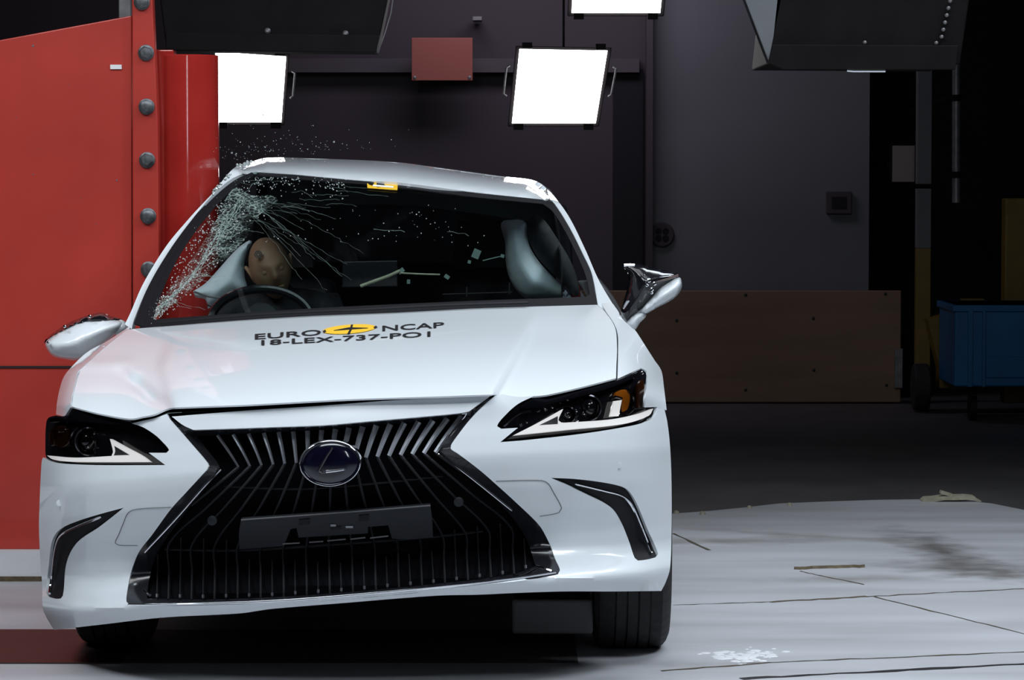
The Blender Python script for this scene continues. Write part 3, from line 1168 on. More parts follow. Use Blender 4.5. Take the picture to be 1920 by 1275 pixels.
# dark structure behind gaps
back = [(110, 800, 1), (140, 772, 1), (245, 792, 1), (320, 775, 1), (645, 757, 1), (921, 748, 1), (1027, 752, 1), (1155, 722, 1), (1200, 705, 1), (1203, 760, 1), (1215, 800), (1222, 1060), (1180, 1096, 1), (640, 1116, 1), (140, 1150, 1), (110, 1100)]
panel('front_carrier', back, lambda x, y: faceY(x, y, .10), M['black'], car, step=22, thick=.02)
gap = [(138, 764, 1), (189, 779, 1), (245, 790, 1), (268, 786, 1), (289, 781, 1), (312, 772, 1), (460, 765, 1), (645, 755, 1), (831, 746, 1), (921, 744, 1), (971, 748, 1), (1027, 750, 1), (1093, 733, 1), (1153, 716, 1), (1150, 706, 1), (1093, 722, 1), (1027, 741, 1), (921, 734, 1), (645, 744, 1), (460, 752, 1), (312, 759, 1), (268, 772, 1), (245, 776, 1), (189, 767, 1), (142, 755, 1)]
panel('hood_gap_seal', gap, lambda x, y: faceY(x, y, .06), M['deep_black'], car, step=12, thick=.01)

# white strip between hood and grille
strip = [(322, 781, 1), (460, 770), (600, 761), (731, 751), (831, 746), (918, 743, 1), (880, 771, 1), (866, 774), (817, 779), (679, 791, 1), (610, 797), (507, 801), (362, 806, 1), (343, 797)]
panel('grille_surround', strip, lambda x, y: faceY(x, y, -.014), M['paint'], car, step=8, cstep=5, thick=.01)

# grille: black back, spindle frame, slats
outer = curve(TRIM_OUT_R + TRIM_BOT + TRIM_OUT_L + [(340, 797), (362, 807, 1), (507, 802), (610, 798), (679, 792, 1), (817, 780), (866, 775), (880, 772, 1), (900, 757)], True, 5)
inner = curve([(368, 818, 1), (507, 811), (610, 806), (679, 800), (817, 788), (862, 781, 1), (846, 800), (826, 828), (818, 842), (824, 851), (870, 888), (930, 938), (968, 980), (990, 1018), (1004, 1062, 1), (960, 1077), (817, 1095), (645, 1111), (507, 1120), (380, 1124), (276, 1122, 1),
               (280, 1085), (296, 1035), (345, 965), (385, 915), (410, 884), (412, 876), (402, 860)], True, 5)
grl = panel('grille', outer, lambda x, y: faceY(x, y, .085), M['deep_black'], car, step=16, thick=.01, raw=True)
lo_, li_ = outer + [outer[0]], inner + [inner[0]]


def frameY(x, y):
    do, di = pl_dist((x, y), lo_), pl_dist((x, y), li_)
    t = do / (do + di + 1e-6)
    return faceY(x, y) + .004 + .038 * t


panel('spindle_frame', outer, frameY, M['frame'], grl, holes=[inner], step=8, raw=True, thick=.006, angle=40)
b = MB()
px_tube(b, [(866, 776), (875, 775), (860, 794), (842, 816)], .0022, frameY, off=-.003)
px_tube(b, [(415, 880), (380, 917), (330, 974), (272, 1036)], .0026, frameY, off=-.003)
px_tube(b, [(822, 851), (880, 894), (960, 958)], .0016, frameY, off=-.003)
px_tube(b, [(240, 1134), (300, 1134), (507, 1128), (645, 1118), (817, 1101), (960, 1086), (1042, 1074)], .0028, faceY, off=.003)
b.build('chrome_line', M['chrome'], grl)
for pts in ([(1003, 1061), (1035, 1071)], [(272, 1107), (281, 1116)], [(961, 1083), (985, 1078), (1003, 1068)]):
    c = curve(pts, False, 4)
    b = MB()
    b.tube([P(x, y, frameY(x, y) - .004) for x, y in c], [.0045] * len(c), 8)
    b.build('corner_bright', M['chrome'], grl)

inner_poly = inner


def bar_pts(k):
    top_x = 641.7 + 25.4 * k - (.25 * k * k if k < 0 else -.12 * k * k)
    kx = 631.6 + 21.7 * k
    ky = 862 - .0755 * (kx - 632)
    ty = interp(top_x, [(366, 818), (507, 811), (610, 806), (679, 800), (817, 788), (862, 781)])
    bx_ = 640 + 43.2 * k
    mx = 638 + 42.6 * k
    my = 1030 - 8 * abs(k) * .45 - .045 * (mx - 638)
    by = interp(bx_, [(276, 1122), (380, 1124), (507, 1120), (645, 1111), (817, 1095), (960, 1077), (1004, 1062)])
    return (top_x, ty), (kx, ky), (mx, my), (bx_, by)


def blade(b, pts, wpx, depth, off, mi=0):
    """a slat: flat-fronted bar following the traced line, running back into the grille"""
    L0, L1, L2, L3 = [], [], [], []
    ws = wpx if isinstance(wpx, list) else [wpx] * len(pts)
    for i, (x, y) in enumerate(pts):
        a0, a1 = pts[max(0, i - 1)], pts[min(len(pts) - 1, i + 1)]
        tx, ty = a1[0] - a0[0], a1[1] - a0[1]
        l = math.hypot(tx, ty) + 1e-9
        nx, ny = -ty / l, tx / l
        if nx < 0:
            nx, ny = -nx, -ny
        hw = ws[i] / 2
        Y = faceY(x, y, off)
        L0.append(P(x - nx * hw, y - ny * hw, Y + .006))
        L1.append(P(x, y, Y))
        L2.append(P(x + nx * hw, y + ny * hw, Y + .006))
        L3.append(P(x, y, Y + depth))
    n = len(pts)
    vs = L0 + L1 + L2 + L3
    fs = []
    for i in range(n - 1):
        for a in range(4):
            c = (a + 1) % 4
            fs.append((a * n + i, a * n + i + 1, c * n + i + 1, c * n + i))
    fs += [(0, n, 2 * n, 3 * n), (n - 1, 4 * n - 1, 3 * n - 1, 2 * n - 1)]
    b.add(vs, fs, mi)


bu, bl_ = MB(), MB()
ks = [q + .5 for q in range(-9, 9)]
for k in ks:
    t, kk, m_, bt = bar_pts(k)
    up = [p for p in curve([t, (t[0] * .45 + kk[0] * .55 + (kk[0] - t[0]) * .03, t[1] * .45 + kk[1] * .55), kk], False, 5)]
    wd = 11 if k > 0 else max(5.5, 10.5 + k * .55)
    blade(bu, up, [wd * (1 - .35 * i / len(up)) for i in range(len(up))], .035, .026)
    low = [p for p in curve([kk, (kk[0] * .45 + m_[0] * .55, kk[1] * .45 + m_[1] * .55), (m_[0], m_[1]), (m_[0] * .45 + bt[0] * .55, (m_[1] + bt[1]) / 2), bt], False, 7) if inside(p, inner_poly)]
    if len(low) > 3:
        blade(bl_, low, [max(3.6, 6 - i * .14) for i in range(len(low))], .02, .034)
for q in range(-8, 9):
    k = float(q)
    t, kk, m_, bt = bar_pts(k)
    y0_ = m_[1] + (25 if abs(k) < 5 else -10)
    low = [p for p in curve([(m_[0] + (bt[0] - m_[0]) * .2, y0_), bt], False, 8) if inside(p, inner_poly)]
    if len(low) > 2:
        blade(bl_, low, [2.6] * len(low), .018, .032)
        x, y = low[-1]
        blade(bl_, [(x, y - 9), (x, y - 3)], 4.5, .02, .022, 1)
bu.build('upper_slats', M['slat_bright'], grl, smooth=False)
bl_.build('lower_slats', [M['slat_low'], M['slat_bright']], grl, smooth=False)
# cross rail, sensors and plate carrier inside the grille
b = MB()
px_tube(b, [(420, 912), (555, 917), (700, 907), (830, 893)], .003, lambda x, y: faceY(x, y, .055))
px_tube(b, [(310, 1030), (450, 1032), (640, 1020), (820, 1006), (905, 996)], .004, lambda x, y: faceY(x, y, .055))
b.build('cross_rail', M['black'], grl)
for px, py in [(398, 976), (860, 941)]:
    b = MB()
    b.lathe(P(px, py, faceY(px, py, .03)), (0, -1, 0), [(-.02, .014), (.004, .014), (.006, .009)], 16)
    b.build('radar_sensor', M['dark_grey'], grl)
plate = [(452, 975, 1), (630, 962), (807, 948, 1), (810, 972), (812, 1007, 1), (770, 1011), (735, 1010, 1), (728, 985, 1), (690, 988, 1), (690, 1000, 1), (560, 1008, 1), (556, 990, 1), (545, 992, 1), (532, 1024, 1), (449, 1030, 1), (448, 1000)]
npm = panel('number_plate_carrier', plate, lambda x, y: faceY(x, y, .0) + .012, M['dark_grey'], car, step=14, thick=.012)
b = MB()
px_tube(b, [(452, 975), (630, 962), (807, 948)], .0022, faceY, off=.011)
for a, c in [((530, 1020), (562, 1018)), ((580, 1017), (606, 1015)), ((614, 1014), (648, 1011)), ((657, 1011), (685, 1008)), ((694, 1009), (728, 1005))]:
    px_tube(b, [a, c], .0022, faceY, off=.010)
b.build('carrier_edge', M['undertray'], npm)
for pl_ in ([(560, 975), (581, 973), (581, 983), (560, 985)], [(673, 967), (692, 965), (692, 976), (673, 978)], [(620, 988), (640, 987), (640, 992), (620, 993)]):
    loop = [P(x, y, faceY(x, y) + .009) for x, y in pl_]
    b = MB()
    b.hexa(loop, [p + Vector((0, .004, 0)) for p in loop])
    b.build('carrier_slot', M['black'], npm, smooth=False)
for x, y, r in [(625, 985, 5), (655, 988, 7)]:
    b = MB()
    c = P(x, y, faceY(x, y) + .010)
    b.box(c, (r * .003, .006, .006))
    b.build('carrier_clip', M['slat_bright'], npm, smooth=False)

# emblem
ec = P(619, 869, 8.972)
ex, ez = 58.5 / 666, 44.5 / 666


def ell(c, rx, rz, y, n=56):
    return [c + RM @ Vector((rx * math.cos(2 * math.pi * i / n), y, rz * math.sin(2 * math.pi * i / n))) for i in range(n)]


b = MB()
rings = [ell(ec, ex * s, ez * (1 - (1 - s) * 1.2), y) for s, y in ((1.0, .05), (1.0, .006), (.985, -.002), (.955, -.004), (.925, -.001), (.91, .008))]
n = 56
vs = [v for r in rings for v in r]
fs = []
for i in range(len(rings) - 1):
    for k in range(n):
        fs.append((i * n + k, i * n + (k + 1) % n, (i + 1) * n + (k + 1) % n, (i + 1) * n + k))
b.add(vs, fs)
emb = b.build('emblem', M['chrome'], car, angle=60)
b = MB()
rings = [ell(ec, ex * s * .93, ez * s * .915, y) for s, y in ((1.0, .006), (.85, -.001), (.6, -.004), (.3, -.006), (.05, -.0065))]
vs = [v for r in rings for v in r]
fs = []
for i in range(len(rings) - 1):
    for k in range(n):
        fs.append((i * n + k, i * n + (k + 1) % n, (i + 1) * n + (k + 1) % n, (i + 1) * n + k))
fs.append(tuple(range(4 * n, 5 * n)))
b.add(vs, fs)
b.build('emblem_disc', M['emblem_blue'], emb, angle=60)
# inner ellipse and the slanted letter stroke of the badge
b = MB()


def eblade(pts, wd, y=-.0085):
    ps = [ec + RM @ Vector((u * ex, y, v * ez)) for u, v in pts]
    b.tube(ps, wd, 8)


eblade([(.12 + .52 * 0, .66), (-.06, .36), (-.22, .05), (-.38, -.28), (-.30, -.36)], [.003, .0035, .004, .0045, .004])
eblade([(-.30, -.36), (0, -.33), (.32, -.31), (.50, -.31)], [.004, .0045, .004, .002])
b.build('badge_letter', M['smoked_chrome'], emb)
b = MB()
ps = [ec + RM @ Vector((u * ex, -.0105, v * ez)) for u, v in ((-.14, -.33), (.1, -.32), (.44, -.30))]
b.tube(ps, [.004, .0035, .002], 8)
b.build('badge_highlight', M['chrome'], emb)

# ---- headlights
def headlight(side):
    if side == 'L':
        body = [(86, 800), (90, 784), (105, 779, 1), (122, 782, 1), (133, 765, 1), (189, 778), (245, 789, 1), (247, 795, 1), (268, 802), (290, 817), (304, 830), (315, 844), (311, 848), (276, 848, 1), (309, 871, 1), (185, 871), (115, 868), (92, 863), (86, 855), (85, 830)]
        drl = [(88, 854, 1), (120, 857), (150, 858), (209, 855, 1), (212, 848), (206, 823, 1), (235, 838), (264, 853), (281, 866, 1), (185, 866), (122, 865), (98, 861)]
        tri = [(214, 836, 1), (243, 853, 1), (213, 854, 1), (216, 846)]
        proj, pr = (167, 828), 26
        proj2 = None
        amber = [(97, 802), (124, 799), (126, 832), (97, 836)]
        side_amber = [(94, 806), (99, 806), (100, 834), (95, 836)]
        top = [(92, 784, 1), (128, 779, 1), (134, 768, 1), (245, 790, 1), (262, 799, 1), (190, 794), (128, 789), (93, 792, 1)]
    else:
        body = [(1003, 745, 1), (1027, 748), (1093, 730), (1156, 713), (1202, 692, 1), (1211, 699), (1211, 715), (1207, 763, 1), (1229, 760, 1), (1227, 769), (1221, 781), (1195, 793), (1093, 810), (987, 822), (944, 826, 1), (976, 799, 1), (944, 801, 1), (936, 799), (950, 779), (972, 760)]
        drl = [(963, 816, 1), (1010, 792), (1056, 767, 1), (1047, 788), (1052, 792), (1067, 792), (1147, 786), (1200, 775), (1225, 766, 1), (1217, 779), (1173, 794), (1067, 805)]
        tri = [(1046, 780, 1), (1046, 795, 1), (1011, 797, 1), (1030, 788)]
        proj, pr = (1103, 765), 24
        proj2 = (1063, 778)
        amber = [(1152, 742), (1164, 731), (1178, 733), (1181, 748), (1176, 768), (1169, 772), (1167, 748)]
        side_amber = [(1196, 722), (1206, 712), (1205, 758), (1195, 766)]
        top = [(1003, 746, 1), (1027, 749, 1), (1093, 731, 1), (1156, 714, 1), (1200, 697, 1), (1197, 704, 1), (1156, 723), (1093, 742), (1032, 757), (985, 766, 1), (976, 762)]
    hl = panel('headlight', body, lambda x, y: faceY(x, y, .05), M['black_gloss'], car, step=8, cstep=5, thick=.01)
    panel('top_bezel', top, lambda x, y: faceY(x, y, .010), M['black_gloss'], hl, step=8, thick=.02)
    d = panel('running_light', drl, lambda x, y: faceY(x, y, .008), M['white_plastic'], hl, step=6, cstep=4, thick=.012)
    panel('running_light_inset', tri, lambda x, y: faceY(x, y, .0065), M['steel'], hl, step=6, cstep=4, thick=.004)
    for q, r in ([(proj, pr)] + ([(proj2, 16)] if proj2 else [])):
        c = P(q[0], q[1], faceY(*q, .03))
        R = r / 640
        b = MB()
        b.lathe(c + Vector((0, .03, 0)), (0, -1, 0), [(0, R * 1.05), (.03, R * 1.05), (.032, R * .95), (.022, R * .86), (.012, R * .8)], 40, cap=False)
        p_ = b.build('projector', M['smoked_chrome'], hl)
        b = MB()
        b.lathe(c + Vector((0, .02, 0)), (0, -1, 0), [(0, R * .8), (.012, R * .72), (.022, R * .5), (.027, R * .22), (.028, R * .02)], 32)
        b.build('projector_lens', M['black_gloss'], p_)
    panel('indicator', amber, lambda x, y: faceY(x, y, .035), M['amber_dark' if side == 'L' else 'amber'], hl, step=8, thick=.006)
    panel('side_reflector', side_amber, lambda x, y: faceY(x, y, .02), M['amber_dark'], hl, step=6, thick=.006)
    if side == 'R':
        panel('indicator_tube', [(1152, 752, 1), (1166, 750, 1), (1160, 780, 1), (1144, 781, 1)], lambda x, y: faceY(x, y, .028), M['white_plastic'], hl, step=6, thick=.006)
        b = MB()
        px_tube(b, [(1178, 730), (1188, 745), (1188, 765), (1176, 777)], .004, lambda x, y: faceY(x, y, .03))
        px_tube(b, [(1144, 748), (1154, 744), (1166, 747)], .004, lambda x, y: faceY(x, y, .026))
        b.build('reflector_ring', M['smoked_chrome'], hl)
        for x, y, r in [(1117, 745, 3.2), (1108, 753, 3), (1080, 770, 3.4), (1094, 775, 3.4), (1066, 781, 3), (1081, 788, 4.5), (1021, 766, 2.4), (1035, 764, 2.4), (987, 792, 2.2), (1188, 707, 3.5), (1204, 699, 3.6), (1064, 750, 2.2)]:
            c = P(x, y, faceY(x, y, .022))
            b = MB()
            b.lathe(c, (0, -1, 0), [(-.01, r / 700), (0, r / 700), (r / 1300, r / 1400)], 12)
            b.build('led_element', M['chrome'], hl)
        b = MB()
        px_tube(b, [(944, 800), (965, 783), (985, 771)], .0025, lambda x, y: faceY(x, y, .02))
        px_tube(b, [(980, 773), (995, 770)], .005, lambda x, y: faceY(x, y, .025))
        b.build('light_blade', M['smoked_chrome'], hl)
    else:
        for x, y, r in [(123, 803, 3), (111, 809, 2.2), (98, 809, 2), (177, 812, 2.6), (166, 836, 3.6), (159, 845, 2.5), (98, 830, 1.8)]:
            c = P(x, y, faceY(x, y, .022))
            b = MB()
            b.lathe(c, (0, -1, 0), [(-.01, r / 700), (0, r / 700), (r / 1300, r / 1400)], 12)
            b.build('led_element', M['chrome'], hl)
        b = MB()
        px_tube(b, [(146, 800), (134, 815), (133, 832), (146, 850)], .0035, lambda x, y: faceY(x, y, .03))
        b.build('reflector_ring', M['smoked_chrome'], hl)
    panel('cover_lens', body, lambda x, y: faceY(x, y, .002), M['lens'], hl, step=10, cstep=5, thick=0)


headlight('L')
headlight('R')

# ---- hood
hood = [(135, 762, 1), (160, 769), (189, 776), (245, 785), (268, 781), (289, 777), (312, 767), (330, 764), (460, 759), (645, 749), (731, 746), (831, 743), (921, 740), (945, 742), (971, 744), (1000, 743), (1027, 740), (1093, 725), (1155, 709, 1),
        (1156, 680), (1157, 655), (1155, 621), (1149, 605), (1134, 584, 1), (1119, 571, 1), (1012, 574), (887, 578), (740, 586), (588, 592), (443, 601), (269, 615), (240, 618, 1), (200, 650), (163, 684), (150, 697), (138, 739)]
hd = panel('hood', hood, hoodY, M['paint'], car, step=9, cstep=6, thick=.005, angle=60)


def text_on_hood(txt, px0, px1, y0, y1, hgt, name):
    """text laid on the hood between two pixel points on its base line"""
    cu = bpy.data.curves.new(name, 'FONT')
    cu.body = txt
    cu.resolution_u = 3
    cu.offset = .012
    o = bpy.data.objects.new('tmp', cu)
    C.objects.link(o)
    bpy.context.view_layer.update()
    dg = bpy.context.evaluated_depsgraph_get()
    me = bpy.data.meshes.new_from_object(o.evaluated_get(dg))
    bm = bmesh.new()
    bm.from_mesh(me)
    bmesh.ops.triangulate(bm, faces=bm.faces)
    xs = [v.co.x for v in bm.verts]
    ys = [v.co.y for v in bm.verts]
    x0, x1, yb, yt = min(xs), max(xs), 0.0, max(ys)
    vs = []
    for v in bm.verts:
        t = (v.co.x - x0) / (x1 - x0)
        px = px0 + (px1 - px0) * t
        py = y0 + (y1 - y0) * t - hgt * (v.co.y - yb) / (yt - yb)
        vs.append(P(px, py, hoodY(px, py) - .012))
    fs = [tuple(v.index for v in f.verts) for f in bm.faces]
    bm.free()
    bpy.data.objects.remove(o)
    bpy.data.curves.remove(cu)
    bpy.data.meshes.remove(me)
    return mesh(name, vs, fs, M['dark_mark'], hd, smooth=False, face_to=(0, -1, 1))


text_on_hood('EURO', 478, 602, 636, 627.5, 10, 'hood_lettering')
text_on_hood('NCAP', 717, 833, 620.5, 613.5, 10, 'hood_lettering')
text_on_hood('18-LEX-737-PO1', 490, 807, 647, 630.5, 9.5, 'hood_lettering')
oval = [(655 + 50 * math.cos(a), 617 - 4.2 * math.cos(a) * .9 - 8.5 * math.sin(a)) for a in [i * math.pi / 24 for i in range(48)]]
hb = panel('hood_badge_print', oval, lambda x, y: hoodY(x, y) - .012, M['yellow'], hd, step=6, raw=True, thick=0)
b = MB()
for pl_ in ([(626, 619), (655, 613.5), (690, 614.5), (690, 615.5), (655, 618), (626, 620)], [(651, 626), (656, 617), (658, 608.5), (662, 608.3), (660, 617), (656, 626)], [(605, 620.5), (610, 618), (612, 622), (607, 624)], [(700, 613), (705, 610.5), (708, 613.5), (702, 616)]):
    c = curve([p + (1,) for p in pl_], True, 8)
    v2, f = fill2d(c, (), 6)
    b.add([P(x, y, hoodY(x, y) - .015) for x, y in v2], f)
b.build('hood_badge_mark', M['dark_mark'], hd, smooth=False, face_to=(0, -1, 1))

# ---- fenders beside the hood
def fendYR(x, y):
    k = sm01((768 - y) / 75)
    return (1 - k) * faceY(x, y) + k * fendY0(x, y)


def fendY0(x, y):
    d = max(0.0, x - 1157)
    return hoodY(1157, max(566, y)) + .0013 * d + .00004 * d * d * (.35 + .65 * sm01((y - 610) / 60))


fr = [(1136, 584, 1), (1151, 606), (1158, 625), (1159, 655), (1158, 710, 1), (1202, 690, 1), (1213, 697), (1213, 713), (1209, 764, 1), (1231, 763, 1), (1250, 769, 1), (1245, 727), (1240, 695), (1227, 675), (1213, 653), (1197, 628), (1190, 618), (1186, 616, 1), (1162, 592), (1147, 568), (1128, 569, 1)]
panel('fender', fr, fendYR, M['paint'], car, step=8, cstep=5, thick=.008)


def fendYL(x, y):
    ex_ = interp(y, [(600, 246), (618, 240), (650, 200), (684, 163), (697, 149), (739, 138), (764, 134), (785, 130)])
    d = max(0.0, ex_ - x)
    return hoodY(ex_, min(y, 760)) + .003 * d + .0002 * d * d


flp = [(243, 612, 1), (225, 624), (200, 640), (164, 660), (137, 685), (120, 706), (112, 729), (107, 754), (105, 777, 1), (121, 781, 1), (132, 764, 1), (136, 739), (146, 697, 1), (163, 682), (200, 649), (241, 617, 1)]
panel('fender', flp, fendYL, M['paint'], car, step=7, cstep=5, thick=.008)

# ---- windscreen, pillars, header
WS = [(262, 615, 1), (443, 601), (588, 592), (740, 586), (887, 578), (1012, 574), (1120, 571, 1), (1109, 514), (1091, 474), (1069, 430), (1044, 389), (1029, 373), (1016, 374, 1), (887, 361), (747, 343), (687, 340), (588, 331), (487, 321), (472, 323, 1), (440, 338), (403, 368), (360, 415), (318, 471), (285, 535)]
ws = panel('windscreen', WS, greenY, M['windscreen'], car, step=14, cstep=6, thick=0)
edge_l = [(262, 615, 1), (285, 535), (318, 471), (360, 415), (403, 368), (440, 338), (472, 323, 1), (478, 327, 1), (446, 346), (410, 380), (370, 428), (334, 482), (304, 545), (286, 600, 1), (300, 598, 1), (590, 578), (887, 564), (1100, 556), (1106, 552, 1), (1098, 516), (1082, 478), (1060, 434), (1036, 396), (1018, 382, 1), (887, 369), (747, 351), (588, 338), (478, 328, 1), (487, 321, 1), (588, 331), (687, 340), (747, 343), (887, 361), (1016, 374, 1), (1029, 373), (1044, 389), (1069, 430), (1091, 474), (1109, 514), (1120, 571, 1), (1012, 574), (887, 578), (740, 586), (588, 592), (443, 601)]
panel('windscreen_border', edge_l, lambda x, y: greenY(x, y) - .004, M['black'], ws, step=10, thick=.003)
o = panel('test_sticker', [(688, 339, 1), (746, 343, 1), (745, 356, 1), (689, 352, 1)], lambda x, y: greenY(x, y) - .012, M['yellow'], ws, step=8, thick=.002)
panel('sticker_stripe', [(700, 346, 1), (738, 349, 1), (737, 352, 1), (699, 349, 1)], lambda x, y: greenY(x, y) - .0145, M['white_label'], o, step=6, thick=0)
# wiper cowl under the glass
b = MB()
px_tube(b, [(300, 606), (470, 592), (640, 583)], .006, lambda x, y: baseY(x) - .02)
px_tube(b, [(640, 584), (820, 574), (990, 568)], .006, lambda x, y: baseY(x) - .02)
b.build('wiper', M['black'], car)

# cracks: jittered threads of broken glass on the windscreen
rc = random.Random(11)


def thread(b, pts, r, jit, n=10):
    out = []
    cum = curve(pts, False, 9)
    for (x, y) in cum:
        out.append((x + rc.uniform(-jit, jit), y + rc.uniform(-jit, jit)))
    out = [p for p in out if inside(p, WSP)]
    if len(out) > 2:
        b.tube([P(x, y, greenY(x, y) - .0015) for x, y in out], [r * rc.uniform(.5, 1.3) for _ in out], 4)


WSP = curve(WS, True, 6)
b = MB()
main = [(452, 372), (425, 415), (397, 465), (360, 515), (318, 560), (285, 592)]
for i in range(7):
    thread(b, [(x + rc.uniform(-6, 9), y + rc.uniform(-5, 5)) for x, y in main], .0008, 2.5)
for i in range(14):
    x, y = main[rc.randrange(len(main) - 1)]
    a = rc.uniform(-.9, .6)
    L = rc.uniform(30, 80)
    thread(b, [(x, y), (x + L * .5 * math.cos(a), y + L * .5 * math.sin(a) + rc.uniform(-6, 6)), (x + L * math.cos(a), y + L * math.sin(a))], .00055, 2)
for i in range(14):
    x, y = 445 + rc.uniform(-15, 20), 375 + rc.uniform(-15, 20)
    a = rc.uniform(.15, .85)
    L = rc.uniform(80, 260)
    thread(b, [(x, y), (x + L * .5 * math.cos(a), y + L * .5 * math.sin(a)), (x + L * math.cos(a), y + L * math.sin(a) + 12)], .00022, 2)
for i in range(16):
    x, y = rc.uniform(440, 640), rc.uniform(335, 400)
    L = rc.uniform(30, 110)
    thread(b, [(x, y), (x + L * .5, y + rc.uniform(-4, 8)), (x + L, y + rc.uniform(0, 14))], .0003, 2)
for (x0_, x1_, y_) in [(700, 760, 428), (840, 880, 434)] if True else [(670, 800, 425), (690, 790, 452), (830, 915, 432), (700, 760, 410), (600, 700, 395), (470, 560, 382)]:
    thread(b, [(x0_, y_), ((x0_ + x1_) / 2, y_ + 4), (x1_, y_ + 7)], .0006, 2.5)
b.build('crack_lines', M['crack'], ws, angle=80)['kind'] = 'stuff'
cz = bpy.data.materials.new('crazed_laminate')
cz.use_nodes = True
nt = cz.node_tree
nt.nodes.clear()
N_ = nt.nodes.new
out_ = N_('ShaderNodeOutputMaterial')
mx_ = N_('ShaderNodeMixShader')
tr_ = N_('ShaderNodeBsdfTransparent')
tr_.inputs[0].default_value = (.93, .98, .96, 1)
df_ = N_('ShaderNodeBsdfDiffuse')
df_.inputs[0].default_value = (.34, .44, .41, 1)
vo_ = N_('ShaderNodeTexVoronoi')
vo_.feature = 'DISTANCE_TO_EDGE'
vo_.inputs['Scale'].default_value = 55
nz_ = N_('ShaderNodeTexNoise')
nz_.inputs['Scale'].default_value = 14
nz_.inputs['Detail'].default_value = 5
tc_ = N_('ShaderNodeTexCoord')
m1_ = N_('ShaderNodeMapRange')
m1_.inputs[1].default_value, m1_.inputs[2].default_value, m1_.inputs[3].default_value, m1_.inputs[4].default_value = .0, .12, .75, .06
m2_ = N_('ShaderNodeMapRange')
m2_.inputs[1].default_value, m2_.inputs[2].default_value, m2_.inputs[3].default_value, m2_.inputs[4].default_value = .40, .66, .05, 1.0
mu_ = N_('ShaderNodeMath')
mu_.operation = 'MULTIPLY'
nt.links.new(tc_.outputs['Object'], vo_.inputs['Vector'])
nt.links.new(tc_.outputs['Object'], nz_.inputs['Vector'])
nt.links.new(vo_.outputs['Distance'], m1_.inputs[0])
nt.links.new(nz_.outputs['Fac'], m2_.inputs[0])
nt.links.new(m1_.outputs[0], mu_.inputs[0])
nt.links.new(m2_.outputs[0], mu_.inputs[1])
nt.links.new(mu_.outputs[0], mx_.inputs[0])
nt.links.new(tr_.outputs[0], mx_.inputs[1])
nt.links.new(df_.outputs[0], mx_.inputs[2])
nt.links.new(mx_.outputs[0], out_.inputs[0])
panel('crazed_glass', [(440, 352), (470, 366), (520, 372), (500, 392), (478, 412), (462, 445), (440, 470), (415, 492), (385, 520), (350, 552), (312, 580), (288, 594), (300, 566), (338, 515), (376, 462), (408, 408)], lambda x, y: greenY(x, y) - .002, cz, ws, step=12, thick=0)
# crazed zone: opaque little tiles left hanging in the laminated glass
b = MB()
for i in range(950):
    t = rc.random()
    q = main[min(len(main) - 2, int(t * (len(main) - 1)))]
    q2 = main[min(len(main) - 1, int(t * (len(main) - 1)) + 1)]
    s = rc.random()
    x = q[0] + (q2[0] - q[0]) * s + rc.gauss(0, 9 + 16 * max(0, 1 - t * 1.6))
    y = q[1] + (q2[1] - q[1]) * s + rc.gauss(0, 9 + 10 * max(0, 1 - t * 1.6))
    if i > 620:
        x, y = rc.uniform(440, 650), 332 + abs(rc.gauss(0, 17))
    if i > 780:
        x, y = rc.uniform(320, 440), 0
        y = interp(x, [(290, 585), (320, 520), (360, 460), (405, 405), (445, 365)]) + rc.gauss(0, 8)
    if i > 880:
        x, y = rc.uniform(460, 920), rc.choice([425, 438, 452, 410, 395]) + rc.gauss(0, 5)
    if not inside((x, y), WSP):
        continue
    r = rc.uniform(.7, 2.1) if i <= 880 else rc.uniform(.6, 1.6)
    an = rc.random() * 3
    tri = [(x + r * math.cos(an + j * 2.1 + rc.uniform(-.3, .3)), y + r * math.sin(an + j * 2.1)) for j in range(3)]
    lo_t = [P(u, v, greenY(u, v) - .003) for u, v in tri]
    tip = P(x, y, greenY(x, y) - .003 - r * .0011)
    n0 = len(b.v)
    b.add(lo_t + [tip], [(0, 1, 2), (0, 1, 3), (1, 2, 3), (2, 0, 3)])
b.build('glass_crumbs', M['shard'], ws, smooth=False)['kind'] = 'stuff'

header = [(441, 313, 1), (469, 304), (501, 296), (588, 297), (740, 304), (825, 315), (934, 330), (991, 336), (1012, 343), (1024, 353), (1033, 364), (1028, 373), (1016, 374, 1), (887, 360), (747, 342), (687, 339), (588, 330), (487, 320), (472, 322, 1), (455, 320)]


def headY(x, y):
    pt = wsTop(x)
    rt = interp(x, [(441, 313), (469, 304), (501, 296), (588, 297), (740, 304), (825, 315), (934, 330), (991, 336), (1033, 364)])
    t = (pt - y) / max(6.0, pt - rt)
    t = max(-.4, min(1, t))
    return baseY(x) + .93 + .75 * (1 - math.sqrt(max(0, 1 - max(0, t) ** 2 * .96))) + .12 * t


panel('roof_header', header, headY, M['paint'], car, step=7, cstep=5, thick=.01)
pr_ = [(1019, 349, 1), (1037, 366), (1066, 405), (1097, 467), (1122, 524), (1147, 567), (1162, 592), (1150, 603), (1134, 583), (1121, 572, 1), (1110, 514), (1092, 474), (1070, 430), (1045, 389), (1031, 373), (1016, 372, 1)]


def pillY(x, y):
    return greenY(x, y) + .0012 * abs(x - interp(y, [(349, 1000), (592, 1128)]))


